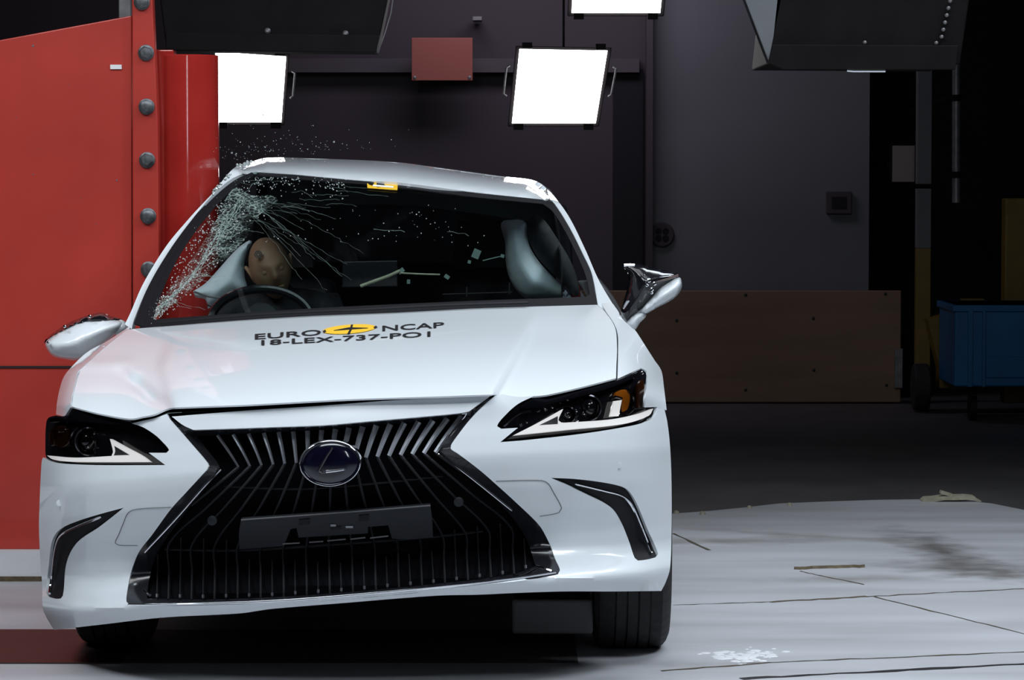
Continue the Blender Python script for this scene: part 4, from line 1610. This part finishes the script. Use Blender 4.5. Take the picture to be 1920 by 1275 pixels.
panel('windscreen_pillar', pr_, pillY, M['paint'], car, step=6, cstep=5, thick=.02)
plp = [(234, 608, 1), (243, 590), (269, 531), (312, 461), (356, 408), (380, 382), (408, 352), (420, 335), (443, 312), (469, 303, 1), (474, 321, 1), (455, 326), (432, 337), (400, 364), (366, 404), (322, 463), (279, 535), (251, 600), (247, 617, 1)]
lp = panel('windscreen_pillar', plp, lambda x, y: greenY(x, y) + .03, M['paint'], car, step=6, cstep=5, thick=.02)
panel('pillar_seal', [(251, 606, 1), (279, 535), (322, 463), (366, 404), (384, 385, 1), (392, 388, 1), (372, 412), (330, 470), (296, 535), (270, 612, 1)], lambda x, y: greenY(x, y) - .006, M['black'], lp, step=8, thick=.006)

# ---- roof, rear window, trunk, sides : carried back from the traced front at the car's real size
roofline = [(441, 313), (469, 304), (501, 296.5), (588, 297.5), (660, 300), (740, 304.5), (825, 315.5), (900, 326), (934, 330.5), (991, 336.5), (1012, 343), (1024, 353), (1033, 364)]
front_curve = [P(x, y, headY(x, y)) for x, y in roofline]
mid = len(front_curve) // 2


def back_row(d, drop, narrow, crush=0.0):
    r = []
    cxm = (front_curve[0].x + front_curve[-1].x) / 2
    for i, p in enumerate(front_curve):
        q = Vector(p)
        q.x = cxm + (p.x - cxm) * narrow + d * .035
        if crush and i < mid:
            q.x += crush * (1 - i / mid)
            q.z += crush * .12 * math.sin(math.pi * i / mid)
        q.y = max(p.y, 11.2) * .35 + 11.85 * .65 + d
        edge = abs(i - mid) / mid
        q.z = p.z - drop - .05 * edge ** 3
        r.append(q)
    return r


rows = [front_curve, back_row(.15, -.001, 1.03, .05), back_row(.45, .012, 1.05, .08), back_row(.9, .05, 1.05, .03), back_row(1.35, .12, 1.02), back_row(1.55, .165, 1.0)]
grid('roof', rows, M['paint'], car, thick=.015, face_to=(0, 0, 1))
rear_top = rows[-1]
deck_f = [L2W(-.60 + 1.2 * i / 12, 4.30, .34 - .05 * abs(i - 6) ** 2 / 36) for i in range(13)]
grid('rear_window', [rear_top] + [[a.lerp(c, t) + Vector((0, 0, .03 * math.sin(math.pi * t))) for a, c in zip(rear_top, deck_f)] for t in (.33, .66)] + [deck_f], M['glass_dark'], car, thick=.004, face_to=(0, 1, 1))
deck_w = [[L2W((-.80 + 1.6 * i / 12) * k, y, z - .06 * abs(i - 6) ** 2 / 36) for i in range(13)] for k, y, z in ((.82, 4.28, .335), (.84, 4.6, .335), (.86, 4.88, .335), (.90, 4.92, .28), (.97, 4.93, .10))]
grid('boot_lid', deck_w, M['paint'], car, thick=.012, face_to=(0, .3, 1))
rb = [[L2W((-.80 + 1.6 * i / 12) * k, y - .22 * (abs(i - 6) / 6) ** 3, z) for i in range(13)] for k, y, z in ((.93, 4.92, .12), (1.0, 4.96, -.08), (1.0, 4.97, -.28), (.97, 4.90, -.45))]
grid('rear_bumper', rb, M['paint'], car, thick=.012, face_to=(0, 1, 0))
for s in (-1, 1):
    tl = [[L2W(s * (.36 + .34 * i / 4), 4.935 - .14 * (i / 4) ** 3, z) for i in range(5)] for z in (.28, .20, .13)]
    grid('tail_light', tl, M['red_gloss'], car, thick=.01, face_to=(0, 1, 0))


def sideX(s, y, z):
    a = .905 - .075 * ((z + .12) / .5) ** 2 - 1.3 * max(0.0, z - .12) ** 2
    if y < 1.0:
        a -= .22 * (1.0 - y) ** 2 * .6
    if y > 4.0:
        a -= .12 * ((y - 4.0) / .9) ** 2
    a += .02 * math.exp(-((z + .02) / .05) ** 2)
    if s < 0:
        a -= .27 * math.exp(-((y - 2.72) / .33) ** 2)
    return s * a


def side_panel(name, outline, s, mat, off=0.0, thick=.01):
    o2 = curve([(p[0] * 1000, p[1] * 1000) + tuple(p[2:]) for p in outline], True, 40)
    v2, f = fill2d(o2, (), 60)
    vs = [L2W(sideX(s, x / 1000, y / 1000) + s * off, x / 1000, y / 1000) for x, y in v2]
    return mesh(name, vs, f, mat, car, thick=thick, face_to=(s, 0, 0), angle=50)


def arch(cy, r, z0, a0=0, a1=180, n=9):
    return [(cy + r * math.cos(rad(a0 + (a1 - a0) * i / n)), z0 + r * math.sin(rad(a0 + (a1 - a0) * i / n))) for i in range(n + 1)]


ZW = -.335
for s in (-1, 1):
    fa = arch(.96, .365, ZW, 200, -18, 12)
    side_panel('fender_side', [(.70, -.08, 1), (.80, .08), (1.05, .20), (1.52, .285, 1), (1.56, -.1), (1.55, -.44, 1)] + [(p[0], p[1]) for p in fa[::-1]][0:0] + [(1.33, -.44, 1)] + [(p[0], p[1]) for p in arch(.96, .365, ZW, -16, 165, 10)] + [(.60, -.30, 1)], s, M['paint'])
    side_panel('front_door', [(1.575, .285, 1), (2.2, .31), (2.62, .32, 1), (2.66, 0), (2.62, -.44, 1), (1.57, -.44, 1), (1.58, -.1)], s, M['paint'])
    rr = arch(3.83, .375, ZW, 200, 90, 6)
    side_panel('rear_door', [(2.64, .32, 1), (3.2, .335), (3.62, .345, 1), (3.66, .12), (3.50, -.12), (3.42, -.44, 1), (2.64, -.44, 1), (2.68, 0)], s, M['paint'])
    side_panel('quarter_panel', [(3.64, .345, 1), (4.3, .32), (4.86, .30, 1), (4.90, .1), (4.86, -.42, 1), (4.22, -.42, 1)] + [(p[0], p[1]) for p in arch(3.83, .375, ZW, -10, 150, 9)] + [(3.53, -.12), (3.68, .12)], s, M['paint'])
    side_panel('sill', [(1.34, -.445, 1), (3.44, -.445, 1), (3.43, -.50, 1), (1.36, -.50, 1)], s, M['black'], off=-.01)
    for y in (2.42, 3.38):
        b = MB()
        pts = [L2W(sideX(s, y + t, .2) + s * (.012 + .02 * math.sin(math.pi * (t + .1) / .2)), y + t, .2) for t in (-.1, -.05, 0, .05, .1)]
        b.tube(pts, .011, 8)
        b.build('door_handle', M['chrome'], car)
    # belt line to roof rail: door frames with glass
    rail = [r[0 if s < 0 else -1] for r in rows]
    belt = [L2W(sideX(s, y, .30) - s * (.15 if s > 0 else .09), y, .30 + 0) for y in (1.62, 2.1, 2.65, 3.2, 3.7, 4.2)]
    b = MB()
    b.tube(belt, .014, 8)
    b.build('belt_strip', M['chrome'], car)
    b = MB()
    b.tube(rail[1:], .014, 10)
    b.build('roof_rail', M['black_gloss'], car)

    def ruled(i0, i1, nm, mat, t0=0.0, t1=1.0, thick=.005):
        rws = []
        for q in range(i0, i1 + 1):
            a_, c_ = belt[q].lerp(rail[q], t0), belt[q].lerp(rail[q], t1)
            rws.append([a_.lerp(c_, t / 5) + Vector((s * .015 * math.sin(math.pi * t / 5), 0, 0)) for t in range(6)])
        return grid(nm, rws, mat, car, thick=thick, face_to=(s, 0, 0))

    if s > 0:
        ruled(0, 2, 'side_window', M['glass_dark'])
    ruled(2, 4, 'side_window', M['glass_dark'])
    ruled(4, 5, 'rear_pillar', M['paint'], thick=.02)
    b = MB()
    for q in ((2, .03), (2, -.03)):
        pass
    b.tube([belt[2].lerp(rail[2], t / 5) + Vector((s * .012 * math.sin(math.pi * t / 5), 0, 0)) for t in range(6)], .022, 8)
    b.build('door_pillar', M['black_gloss'], car)

# underbody
b = MB()
fl_ = [L2W(x, y, z) for x, y, z in ((-.80, .55, -.40), (.80, .55, -.40), (.82, 1.4, -.42), (.82, 3.5, -.42), (.78, 4.8, -.36), (-.78, 4.8, -.36), (-.82, 3.5, -.42), (-.60, 2.7, -.42), (-.82, 1.4, -.42))]
b.hexa(fl_, [p + Vector((0, 0, .06)) for p in fl_])
b.build('floor_pan', M['black'], car, smooth=False)
b = MB()
q0, q1 = P(960, 1124, 9.75), P(1112, 1189, 9.75)
b.box(((q0.x + q1.x) / 2, 10.0, (q0.z + q1.z) / 2), (q1.x - q0.x, .5, q0.z - q1.z))
b.build('undertray', M['undertray'], car, smooth=False, bevel=.01)

# ---- wheels
R_T = .333


def tyre_profile():
    w2 = .114
    p = [(-w2 + .012, .235), (-w2, .262), (-w2 - .004, .292), (-w2 + .004, .312), (-w2 + .014, .324)]
    top = []
    x = -w2 + .024
    for rib in range(5):
        wd = .040 if rib in (0, 4) else .0345
        top += [(x, R_T - (.005 if rib in (0, 4) else 0)), (x + wd, R_T - (.001 if rib == 4 else 0))]
        x += wd
        if rib < 4:
            top += [(x + .0005, R_T - .009), (x + .0065, R_T - .009)]
            x += .007
    sc = (2 * (w2 - .024)) / (top[-1][0] - top[0][0])
    x0 = top[0][0]
    top = [(-w2 + .024 + (a - x0) * sc, r) for a, r in top]
    return p + top + [(-a, r) for a, r in p[::-1]]


TP = tyre_profile()


def wheel(cx, cy, cz, outer, steer=0.0):
    rot = Matrix.Rotation(steer, 3, 'Z')
    ax = rot @ Vector((1, 0, 0))
    c = Vector((cx, cy, cz))
    b = MB()
    n = 150
    a = Vector((0, 0, 1))
    bb_ = ax.cross(a)
    vs, fs = [], []
    shoulder = {i for i, (h, r) in enumerate(TP) if abs(h) > .058 and r > .31}
    for i, (h, r) in enumerate(TP):
        for k in range(n):
            t = 2 * math.pi * k / n
            rr_ = r - (.0045 if (i in shoulder and k % 3 == 0) else 0) - (.002 if (i not in shoulder and r > .325 and k % 3 == 1) else 0)
            vs.append(c + ax * h + (a * math.cos(t) + bb_ * math.sin(t)) * rr_)
    m_ = len(TP)
    for i in range(m_ - 1):
        for k in range(n):
            fs.append((i * n + k, i * n + (k + 1) % n, (i + 1) * n + (k + 1) % n, (i + 1) * n + k))
    b.add(vs, fs)
    wv = b.build('wheel', M['rubber'], car, angle=25)
    b = MB()
    s = outer
    b.lathe(c, ax * s, [(-.105, .238), (-.10, .225), (.09, .225), (.106, .242), (.100, .215), (.06, .20)], 48, cap=False)
    for k in range(10):
        t = 2 * math.pi * k / 10
        d = a * math.cos(t) + bb_ * math.sin(t)
        b.tube([c + ax * s * .085 + d * .04, c + ax * s * .095 + d * .13, c + ax * s * .085 + d * .222], [.020, .014, .018], 6)
    b.lathe(c, ax * s, [(.02, .06), (.085, .058), (.097, .04), (.098, .01)], 24)
    b.build('rim', M['rim'], wv)
    b = MB()
    b.lathe(c, ax * s, [(.015, .17), (.035, .17)], 40)
    b.build('brake_disc', M['steel'], wv)


wy = 9.97
xr = (P(1115, 1100, wy).x + P(1262, 1100, wy).x) / 2
wheel(.369, wy, R_T - .001, 1, 0)
xl = (P(104, 1200, wy).x + P(262, 1200, wy).x) / 2
wheel(-1.245, 10.05, R_T - .001, -1, 0)
rwl, rwr = L2W(-.80, 3.83, 0), L2W(.80, 3.83, 0)
wheel(rwr.x, rwr.y, R_T - .001, 1)
wheel(rwl.x, rwl.y, R_T - .001, -1)

# ---- door mirrors
def mirror(cap, shell, stalk, Yc, side):
    yfn = lambda x, y: Yc
    cp = pillow('door_mirror', cap, yfn, .075, M['paint'], car, step=6, cstep=4, power=.5)
    pillow('mirror_shell', shell, lambda x, y: Yc + .03, .06, M['black_gloss'], cp, step=6, cstep=4, power=.5)
    if stalk:
        pillow('mirror_arm', stalk, lambda x, y: Yc + .01, .03, M['paint'], cp, step=5, cstep=4)
    b = MB()
    return cp


mr = mirror([(1274, 520), (1278, 527), (1278, 540), (1270, 554), (1252, 567), (1232, 577), (1212, 588), (1198, 586, 1), (1210, 571), (1224, 556), (1236, 542), (1252, 531)],
            [(1170, 497), (1194, 495), (1235, 504), (1272, 514), (1273, 522), (1250, 536), (1230, 556), (1205, 582), (1176, 606, 1), (1165, 590), (1168, 570), (1176, 540), (1178, 515)],
            [(1196, 586), (1212, 589), (1200, 605), (1188, 619), (1175, 607)], 10.62, 'R')
b = MB()
b.tube([P(1170, 497, 10.55), P(1190, 497, 10.55)], .006, 8)
b.tube([P(1168, 579, 10.55), P(1178, 563, 10.55)], [.004, .006], 8)
b.build('bright_edge', M['chrome'], mr)
for x, y, r in [(1217, 526, 4.5), (1227, 532, 4), (1213, 535, 3.2), (1222, 543, 4), (1208, 516, 2.5), (1222, 549, 3)]:
    b = MB()
    b.lathe(P(x, y, 10.56), (0, -1, 0), [(-.012, r / 590), (0, r / 590), (.003, r / 1200)], 10)
    b.build('side_camera', M['chrome'], mr)
b = MB()
b.tube([P(1232, 528, 10.555), P(1252, 523, 10.56), P(1272, 516, 10.565)], [.001, .003, .004], 6)
b.build('mirror_indicator', M['amber_dark'], mr)
ml = mirror([(85, 643), (95, 633), (120, 618), (150, 604), (190, 597), (215, 599), (231, 605), (226, 618), (200, 641), (168, 664), (146, 675), (120, 673), (98, 667), (88, 655)],
            [(84, 644), (86, 636), (110, 617), (140, 600), (188, 586), (208, 593), (230, 603), (200, 610), (150, 612), (110, 630)],
            [(222, 600), (236, 604), (240, 618), (225, 630), (212, 622)], 10.66, 'L')
for x, y, r in [(90, 642, 3), (121, 612, 3), (168, 593, 3)]:
    b = MB()
    b.lathe(P(x, y, 10.60), (0, -1, 0), [(-.012, r / 590), (0, r / 590), (.003, r / 1200)], 10)
    b.build('mirror_indicator', M['chrome'], ml)

# ---- interior
b = MB()
dash = [(300, 612), (443, 604), (690, 590), (887, 582), (1105, 574)]
rows_ = []
for k, (dy, dz) in enumerate(((0.03, -.03), (.15, -.005), (.45, .0), (.62, -.02), (.70, -.10), (.70, -.4))):
    rows_.append([P(x, y, baseY(x)) + Vector((0, dy, dz - .01)) for x, y in curve(dash, False, 60)])
grid('dashboard', rows_, M['interior'], car, thick=.01, face_to=(0, 0, 1))
# steering wheel on the struck side
sw = P(490, 606, 11.12)
tilt = Matrix.Rotation(rad(-24), 3, 'X')
ring = [sw + tilt @ Vector((.178 * math.cos(t), 0, .178 * math.sin(t) * .72)) for t in [2 * math.pi * i / 48 for i in range(48)]]
b = MB()
b.tube(ring, .0155, 10, closed=True)
st = b.build('steering_wheel', M['black_gloss'], car)
b = MB()
for an in (0, math.pi, -math.pi / 2):
    b.tube([sw, sw + tilt @ Vector((.17 * math.cos(an), 0, .17 * .72 * math.sin(an)))], .014, 8)
b.lathe(sw + Vector((0, .03, 0)), (0, -1, .3), [(0, .06), (.05, .06), (.06, .045)], 24)
b.tube([sw, sw + Vector((0, -.35, -.06))], .02, 10)
b.build('hub', M['interior'], st)


def seat(px, Y, hr=True):
    c = P(px, 600, Y)
    b = MB()
    zf = .30

    def slab_(lo, hi, yo0, yo1, w0, w1, th):
        a = [Vector((c.x - w0, Y + yo0, lo)), Vector((c.x + w0, Y + yo0, lo)), Vector((c.x + w1, Y + yo1, hi)), Vector((c.x - w1, Y + yo1, hi))]
        b.hexa(a, [p + Vector((0, th, 0)) for p in a])
    slab_(.50, 1.08, .05, .25, .24, .20, .13)
    so = b.build('seat', M['seat'], car, bevel=.04)
    b = MB()
    b.hexa([Vector((c.x - .25, Y - .42, .40)), Vector((c.x + .25, Y - .42, .40)), Vector((c.x + .25, Y + .12, .38)), Vector((c.x - .25, Y + .12, .38))],
           [Vector((c.x - .25, Y - .42, .56)), Vector((c.x + .25, Y - .42, .56)), Vector((c.x + .24, Y + .12, .52)), Vector((c.x - .24, Y + .12, .52))])
    b.build('cushion', M['seat'], so, bevel=.04)
    b = MB()
    a = [Vector((c.x - .12, Y + .26, 1.12)), Vector((c.x + .12, Y + .26, 1.12)), Vector((c.x + .10, Y + .30, 1.30)), Vector((c.x - .10, Y + .30, 1.30))]
    b.hexa(a, [p + Vector((0, .09, 0)) for p in a])
    for sx in (-.05, .05):
        b.tube([Vector((c.x + sx, Y + .32, 1.05)), Vector((c.x + sx, Y + .32, 1.14))], .008, 8)
    b.build('headrest', M['seat'], so, bevel=.03)


seat(520, 11.85)
seat(905, 11.85)
b = MB()
c = P(740, 600, 12.85)
b.hexa([Vector((c.x - .58, 12.75, .5)), Vector((c.x + .58, 12.75, .5)), Vector((c.x + .52, 12.98, 1.12)), Vector((c.x - .52, 12.98, 1.12))], [Vector((c.x - .58, 12.9, .5)), Vector((c.x + .58, 12.9, .5)), Vector((c.x + .52, 13.1, 1.12)), Vector((c.x - .52, 13.1, 1.12))])
b.build('rear_seat', M['seat'], car, bevel=.04)
b = MB()
scr = [P(643, 490, 11.05), P(745, 488, 11.05), P(746, 538, 11.05), P(641, 540, 11.05)]
b.hexa(scr, [p + Vector((0, .02, 0)) for p in scr])
b.build('display_screen', M['black_gloss'], car, smooth=False, bevel=.004)
b = MB()
cc = curve([(676, 537), (700, 528), (728, 518), (750, 508)], False, 8)
b.tube([P(x, y, 11.02) for x, y in cc], .0062, 8)
cc = curve([(750, 512), (790, 514), (825, 515)], False, 8)
b.tube([P(x, y, 11.02) for x, y in cc], .003, 8)
b.build('loose_trim_strip', M['foam'], car)
b = MB()
for (x, y, wd, ht, an) in [(893, 476, 14, 17, .4), (838, 519, 10, 7, .6), (752, 508, 8, 12, .9), (880, 491, 6, 6, .2), (942, 480, 7, 6, .3), (766, 528, 6, 8, 0)]:
    b.box(P(x, y, 11.05), (wd / 545, .012, ht / 545), Matrix.Rotation(an, 3, 'Y'))
px_b = curve([(905, 489), (925, 484), (942, 480)], False, 6)
b.tube([P(x, y, 11.05) for x, y in px_b], .002, 6)
b.build('torn_trim_pieces', M['crack'], car, smooth=False)
b = MB()
for (x, y0_, y1_) in [(875, 538, 556), (955, 530, 552)]:
    b.tube([P(x, y0_, 11.0), P(x, y1_, 11.0)], .003, 6)
b.tube([P(830, 552, 11.0), P(960, 548, 11.0)], .002, 6)
b.build('cup_holder_edge', M['slat_low'], car)
# curtain airbags, one behind each pillar
pillow('curtain_airbag', [(472, 452), (455, 458), (437, 474), (412, 502), (385, 531), (362, 546, 1), (366, 557), (384, 561), (390, 579, 1), (418, 566), (445, 553), (463, 544), (459, 520), (458, 494), (464, 470)], lambda x, y: 11.42, .06, M['airbag'], car, step=7)
b = MB()
cc = curve([(364, 547), (392, 556), (425, 560)], False, 8)
b.tube([P(x, y, 11.362) for x, y in cc], .004, 6)
b.build('airbag_seam', M['steel'], car)
pillow('curtain_airbag', [(940, 418), (958, 412), (985, 416), (988, 440), (993, 462), (1010, 490), (1035, 517), (1058, 541), (1072, 558, 1), (1030, 559), (986, 559), (966, 541), (953, 515), (948, 487), (947, 455)], lambda x, y: 11.35, .07, M['airbag'], car, step=8)
pillow('pillar_lining', [(1000, 402), (1018, 410), (1040, 440), (1070, 490), (1085, 535), (1082, 556), (1060, 535), (1012, 488), (994, 456), (988, 425)], lambda x, y: 11.33, .02, M['seat'], car, step=9)

# ================================================================== CRASH TEST DUMMY (driver's seat)
hc = P(507, 503, 11.62)
dm = empty('person', Vector((hc.x, 11.7, .55)), 'seated crash test figure with tan head behind the steering wheel, head against the curtain airbag', 'person')
bm = bmesh.new()
bmesh.ops.create_uvsphere(bm, u_segments=40, v_segments=30, radius=1)
for v in bm.verts:
    x, y, z = v.co
    f = max(0.0, -y)                       # face looks to -Y
    rx, ry, rz = .076, .098, .115
    nx, ny, nz = x * rx, y * ry, z * rz
    if z < 0:
        nx *= 1 - .28 * (-z) ** 1.5        # jaw narrows
        ny *= 1 - .12 * (-z)
    # nose, brow, eye sockets, mouth, chin
    ny -= .026 * math.exp(-(x / .17) ** 2) * math.exp(-((z + .10) / .20) ** 2) * (f ** 2)
    ny -= .007 * math.exp(-((z - .22) / .09) ** 2) * math.exp(-(x / .55) ** 4) * f
    for sx in (-.38, .38):
        ny += .013 * math.exp(-((x - sx) / .18) ** 2) * math.exp(-((z - .06) / .11) ** 2) * f
    ny += .006 * math.exp(-((z + .47) / .04) ** 2) * math.exp(-(x / .3) ** 2) * f
    ny -= .008 * math.exp(-((z + .80) / .13) ** 2) * math.exp(-(x / .3) ** 2) * f
    v.co = (nx, ny, nz)
hrot = Matrix.Rotation(rad(-14), 3, 'Y') @ Matrix.Rotation(rad(12), 3, 'X') @ Matrix.Rotation(rad(10), 3, 'Z')
hv = [hc + hrot @ v.co for v in bm.verts]
hf = [tuple(v.index for v in f.verts) for f in bm.faces]
bm.free()
# neck and shoulders grow from the same figure: one continuous skinned body
me = bpy.data.meshes.new('body')
shc = Vector((hc.x + .02, 11.74, 1.00))
J = {'pel': (hc.x + .02, 11.62, .60), 'wai': (hc.x + .02, 11.68, .76), 'che': (hc.x + .02, 11.73, .93), 'nb': (hc.x + .015, 11.72, 1.045), 'nt': (hc.x + .005, 11.67, 1.11),
     'hl': (hc.x - .09, 11.58, .60), 'kl': (hc.x - .13, 11.20, .68), 'hr': (hc.x + .13, 11.58, .60), 'kr': (hc.x + .16, 11.20, .68), 'fl': (hc.x - .12, 11.02, .38), 'fr': (hc.x + .16, 11.02, .38),
     'sl': (hc.x - .15, 11.73, .985), 'el': (hc.x - .21, 11.52, .80), 'wl': (hc.x - .13, 11.27, .90), 'sr': (hc.x + .19, 11.73, .985), 'er': (hc.x + .26, 11.52, .80), 'wr': (hc.x + .19, 11.27, .88)}
RJ = {'pel': .13, 'wai': .115, 'che': .135, 'nb': .058, 'nt': .052, 'hl': .085, 'kl': .062, 'hr': .085, 'kr': .062, 'fl': .045, 'fr': .045, 'sl': .062, 'el': .045, 'wl': .03, 'sr': .062, 'er': .045, 'wr': .03}
keys = list(J)
ED = [('pel', 'wai'), ('wai', 'che'), ('che', 'nb'), ('nb', 'nt'), ('pel', 'hl'), ('hl', 'kl'), ('kl', 'fl'), ('pel', 'hr'), ('hr', 'kr'), ('kr', 'fr'), ('che', 'sl'), ('sl', 'el'), ('el', 'wl'), ('che', 'sr'), ('sr', 'er'), ('er', 'wr')]
cO = Vector((hc.x, 11.62, .8))
me.from_pydata([Vector(J[k]) - cO for k in keys], [(keys.index(a), keys.index(c)) for a, c in ED], [])
bo = link('body', me, dm, cO)
me.materials.append(M['dummy_cloth'])
md = bo.modifiers.new('skin', 'SKIN')
md.use_smooth_shade = True
for i, k in enumerate(keys):
    me.skin_vertices[0].data[i].radius = (RJ[k], RJ[k])
me.skin_vertices[0].data[0].use_root = True
sb = bo.modifiers.new('sub', 'SUBSURF')
sb.levels = sb.render_levels = 2
head = mesh('head', hv, hf, M['skin'], dm, angle=80)
b = MB()
for sx in (-1, 1):
    pts = [hrot @ Vector((sx * (.074 + .010 * math.sin(t)), .012 + .016 * math.cos(t), .030 * math.sin(t) - .005)) + hc for t in [2 * math.pi * i / 14 for i in range(14)]]
    b.tube(pts, .007, 6, closed=True)
b.build('ear', M['skin'], head)
for sx in (-1, 1):
    b = MB()
    c_ = hc + hrot @ Vector((sx * .029, -.076, .008))
    b.lathe(c_, hrot @ Vector((0, -1, 0)), [(0, .012), (.005, .011), (.009, .006), (.010, .001)], 16)
    b.build('eye', M['skin'], head)
b = MB()
pts = [hc + hrot @ Vector((x, -.088 + 2.4 * x * x, -.055)) for x in (-.022, -.011, 0, .011, .022)]
b.tube(pts, .0035, 6)
b.build('mouth', M['skin'], head)
b = MB()
c_ = P(484, 477, 11.52)
for rr_ in (.012, .006):
    b.tube([c_ + Vector((rr_ * math.cos(t), 0, rr_ * math.sin(t))) for t in [2 * math.pi * i / 16 for i in range(16)]], .0022, 6, closed=True)
b.build('target_mark', M['steel'], head)


def hand(w_, dirv, up, side):
    b_ = MB()
    d = Vector(dirv).normalized()
    s_ = d.cross(Vector(up)).normalized() * side
    u_ = s_.cross(d).normalized() * side
    w_ = Vector(w_)
    b_.tube([w_, w_ + d * .03, w_ + d * .085], [.026, .036, .032], 10)
    for k, (o_, L) in enumerate(((-.027, .068), (-.009, .078), (.009, .074), (.026, .058))):
        r0 = w_ + d * .075 + s_ * o_
        p1_ = r0 + d * L * .45 + u_ * .008
        p2_ = p1_ + d * L * .2 - u_ * L * .35
        p3_ = p2_ - d * L * .15 - u_ * L * .25
        b_.tube([r0, p1_, p2_, p3_], [.009, .0088, .008, .0065], 8)
    r0 = w_ + d * .03 - s_ * .03
    b_.tube([r0, r0 + d * .03 - s_ * .022 - u_ * .01, r0 + d * .06 - s_ * .018 - u_ * .03], [.011, .010, .008], 8)
    return b_.build('hand', M['skin'], dm)


hand(J['wl'], (.0, -1, .05), (0, 0, 1), 1)
hand(J['wr'], (-.1, -1, .05), (0, 0, 1), -1)

# ================================================================== FLYING GLASS
b = MB()
rg = random.Random(5)
for i in range(150):
    u = rg.random()
    if u < .45:
        px, py = rg.gauss(520, 55), 292 - abs(rg.gauss(0, 28))
    elif u < .7:
        px, py = rg.gauss(445, 30), 300 - abs(rg.gauss(0, 22))
    else:
        px, py = rg.gauss(600, 60), 285 - abs(rg.gauss(0, 20))
    Y = rg.uniform(11.3, 12.2)
    r = rg.uniform(.4, 1.3) * (1.5 if rg.random() < .08 else .7) / 510
    c = P(px, py, Y)
    ax_ = Vector((rg.uniform(-1, 1), rg.uniform(-1, 1), rg.uniform(-1, 1))).normalized()
    b.lathe(c, ax_, [(-r * .5, r), (r * .5, r * .9)], 5)
o = tag(b.build('glass_splinters', M['shard'], None, smooth=False), 'spray of glass splinters flying above the struck roof edge', 'glass', kind='stuff')
b = MB()
for i in range(34):
    t = rg.random()
    x = 395 + 110 * t
    y = interp(x, [(380, 383), (408, 352), (443, 312), (469, 303), (510, 297)]) + rg.uniform(-3, 4)
    c = P(x, y, greenY(x, y) - .03)
    r = rg.uniform(1.0, 3.6) / 530
    b.lathe(c, (rg.uniform(-1, 1), -1, rg.uniform(-1, 1)), [(-r * .4, r), (r * .4, r * .7)], 5)
o = tag(b.build('glass_lumps', M['shard'], None, smooth=False), 'lumps of shattered window glass along the struck pillar edge', 'glass', kind='stuff')
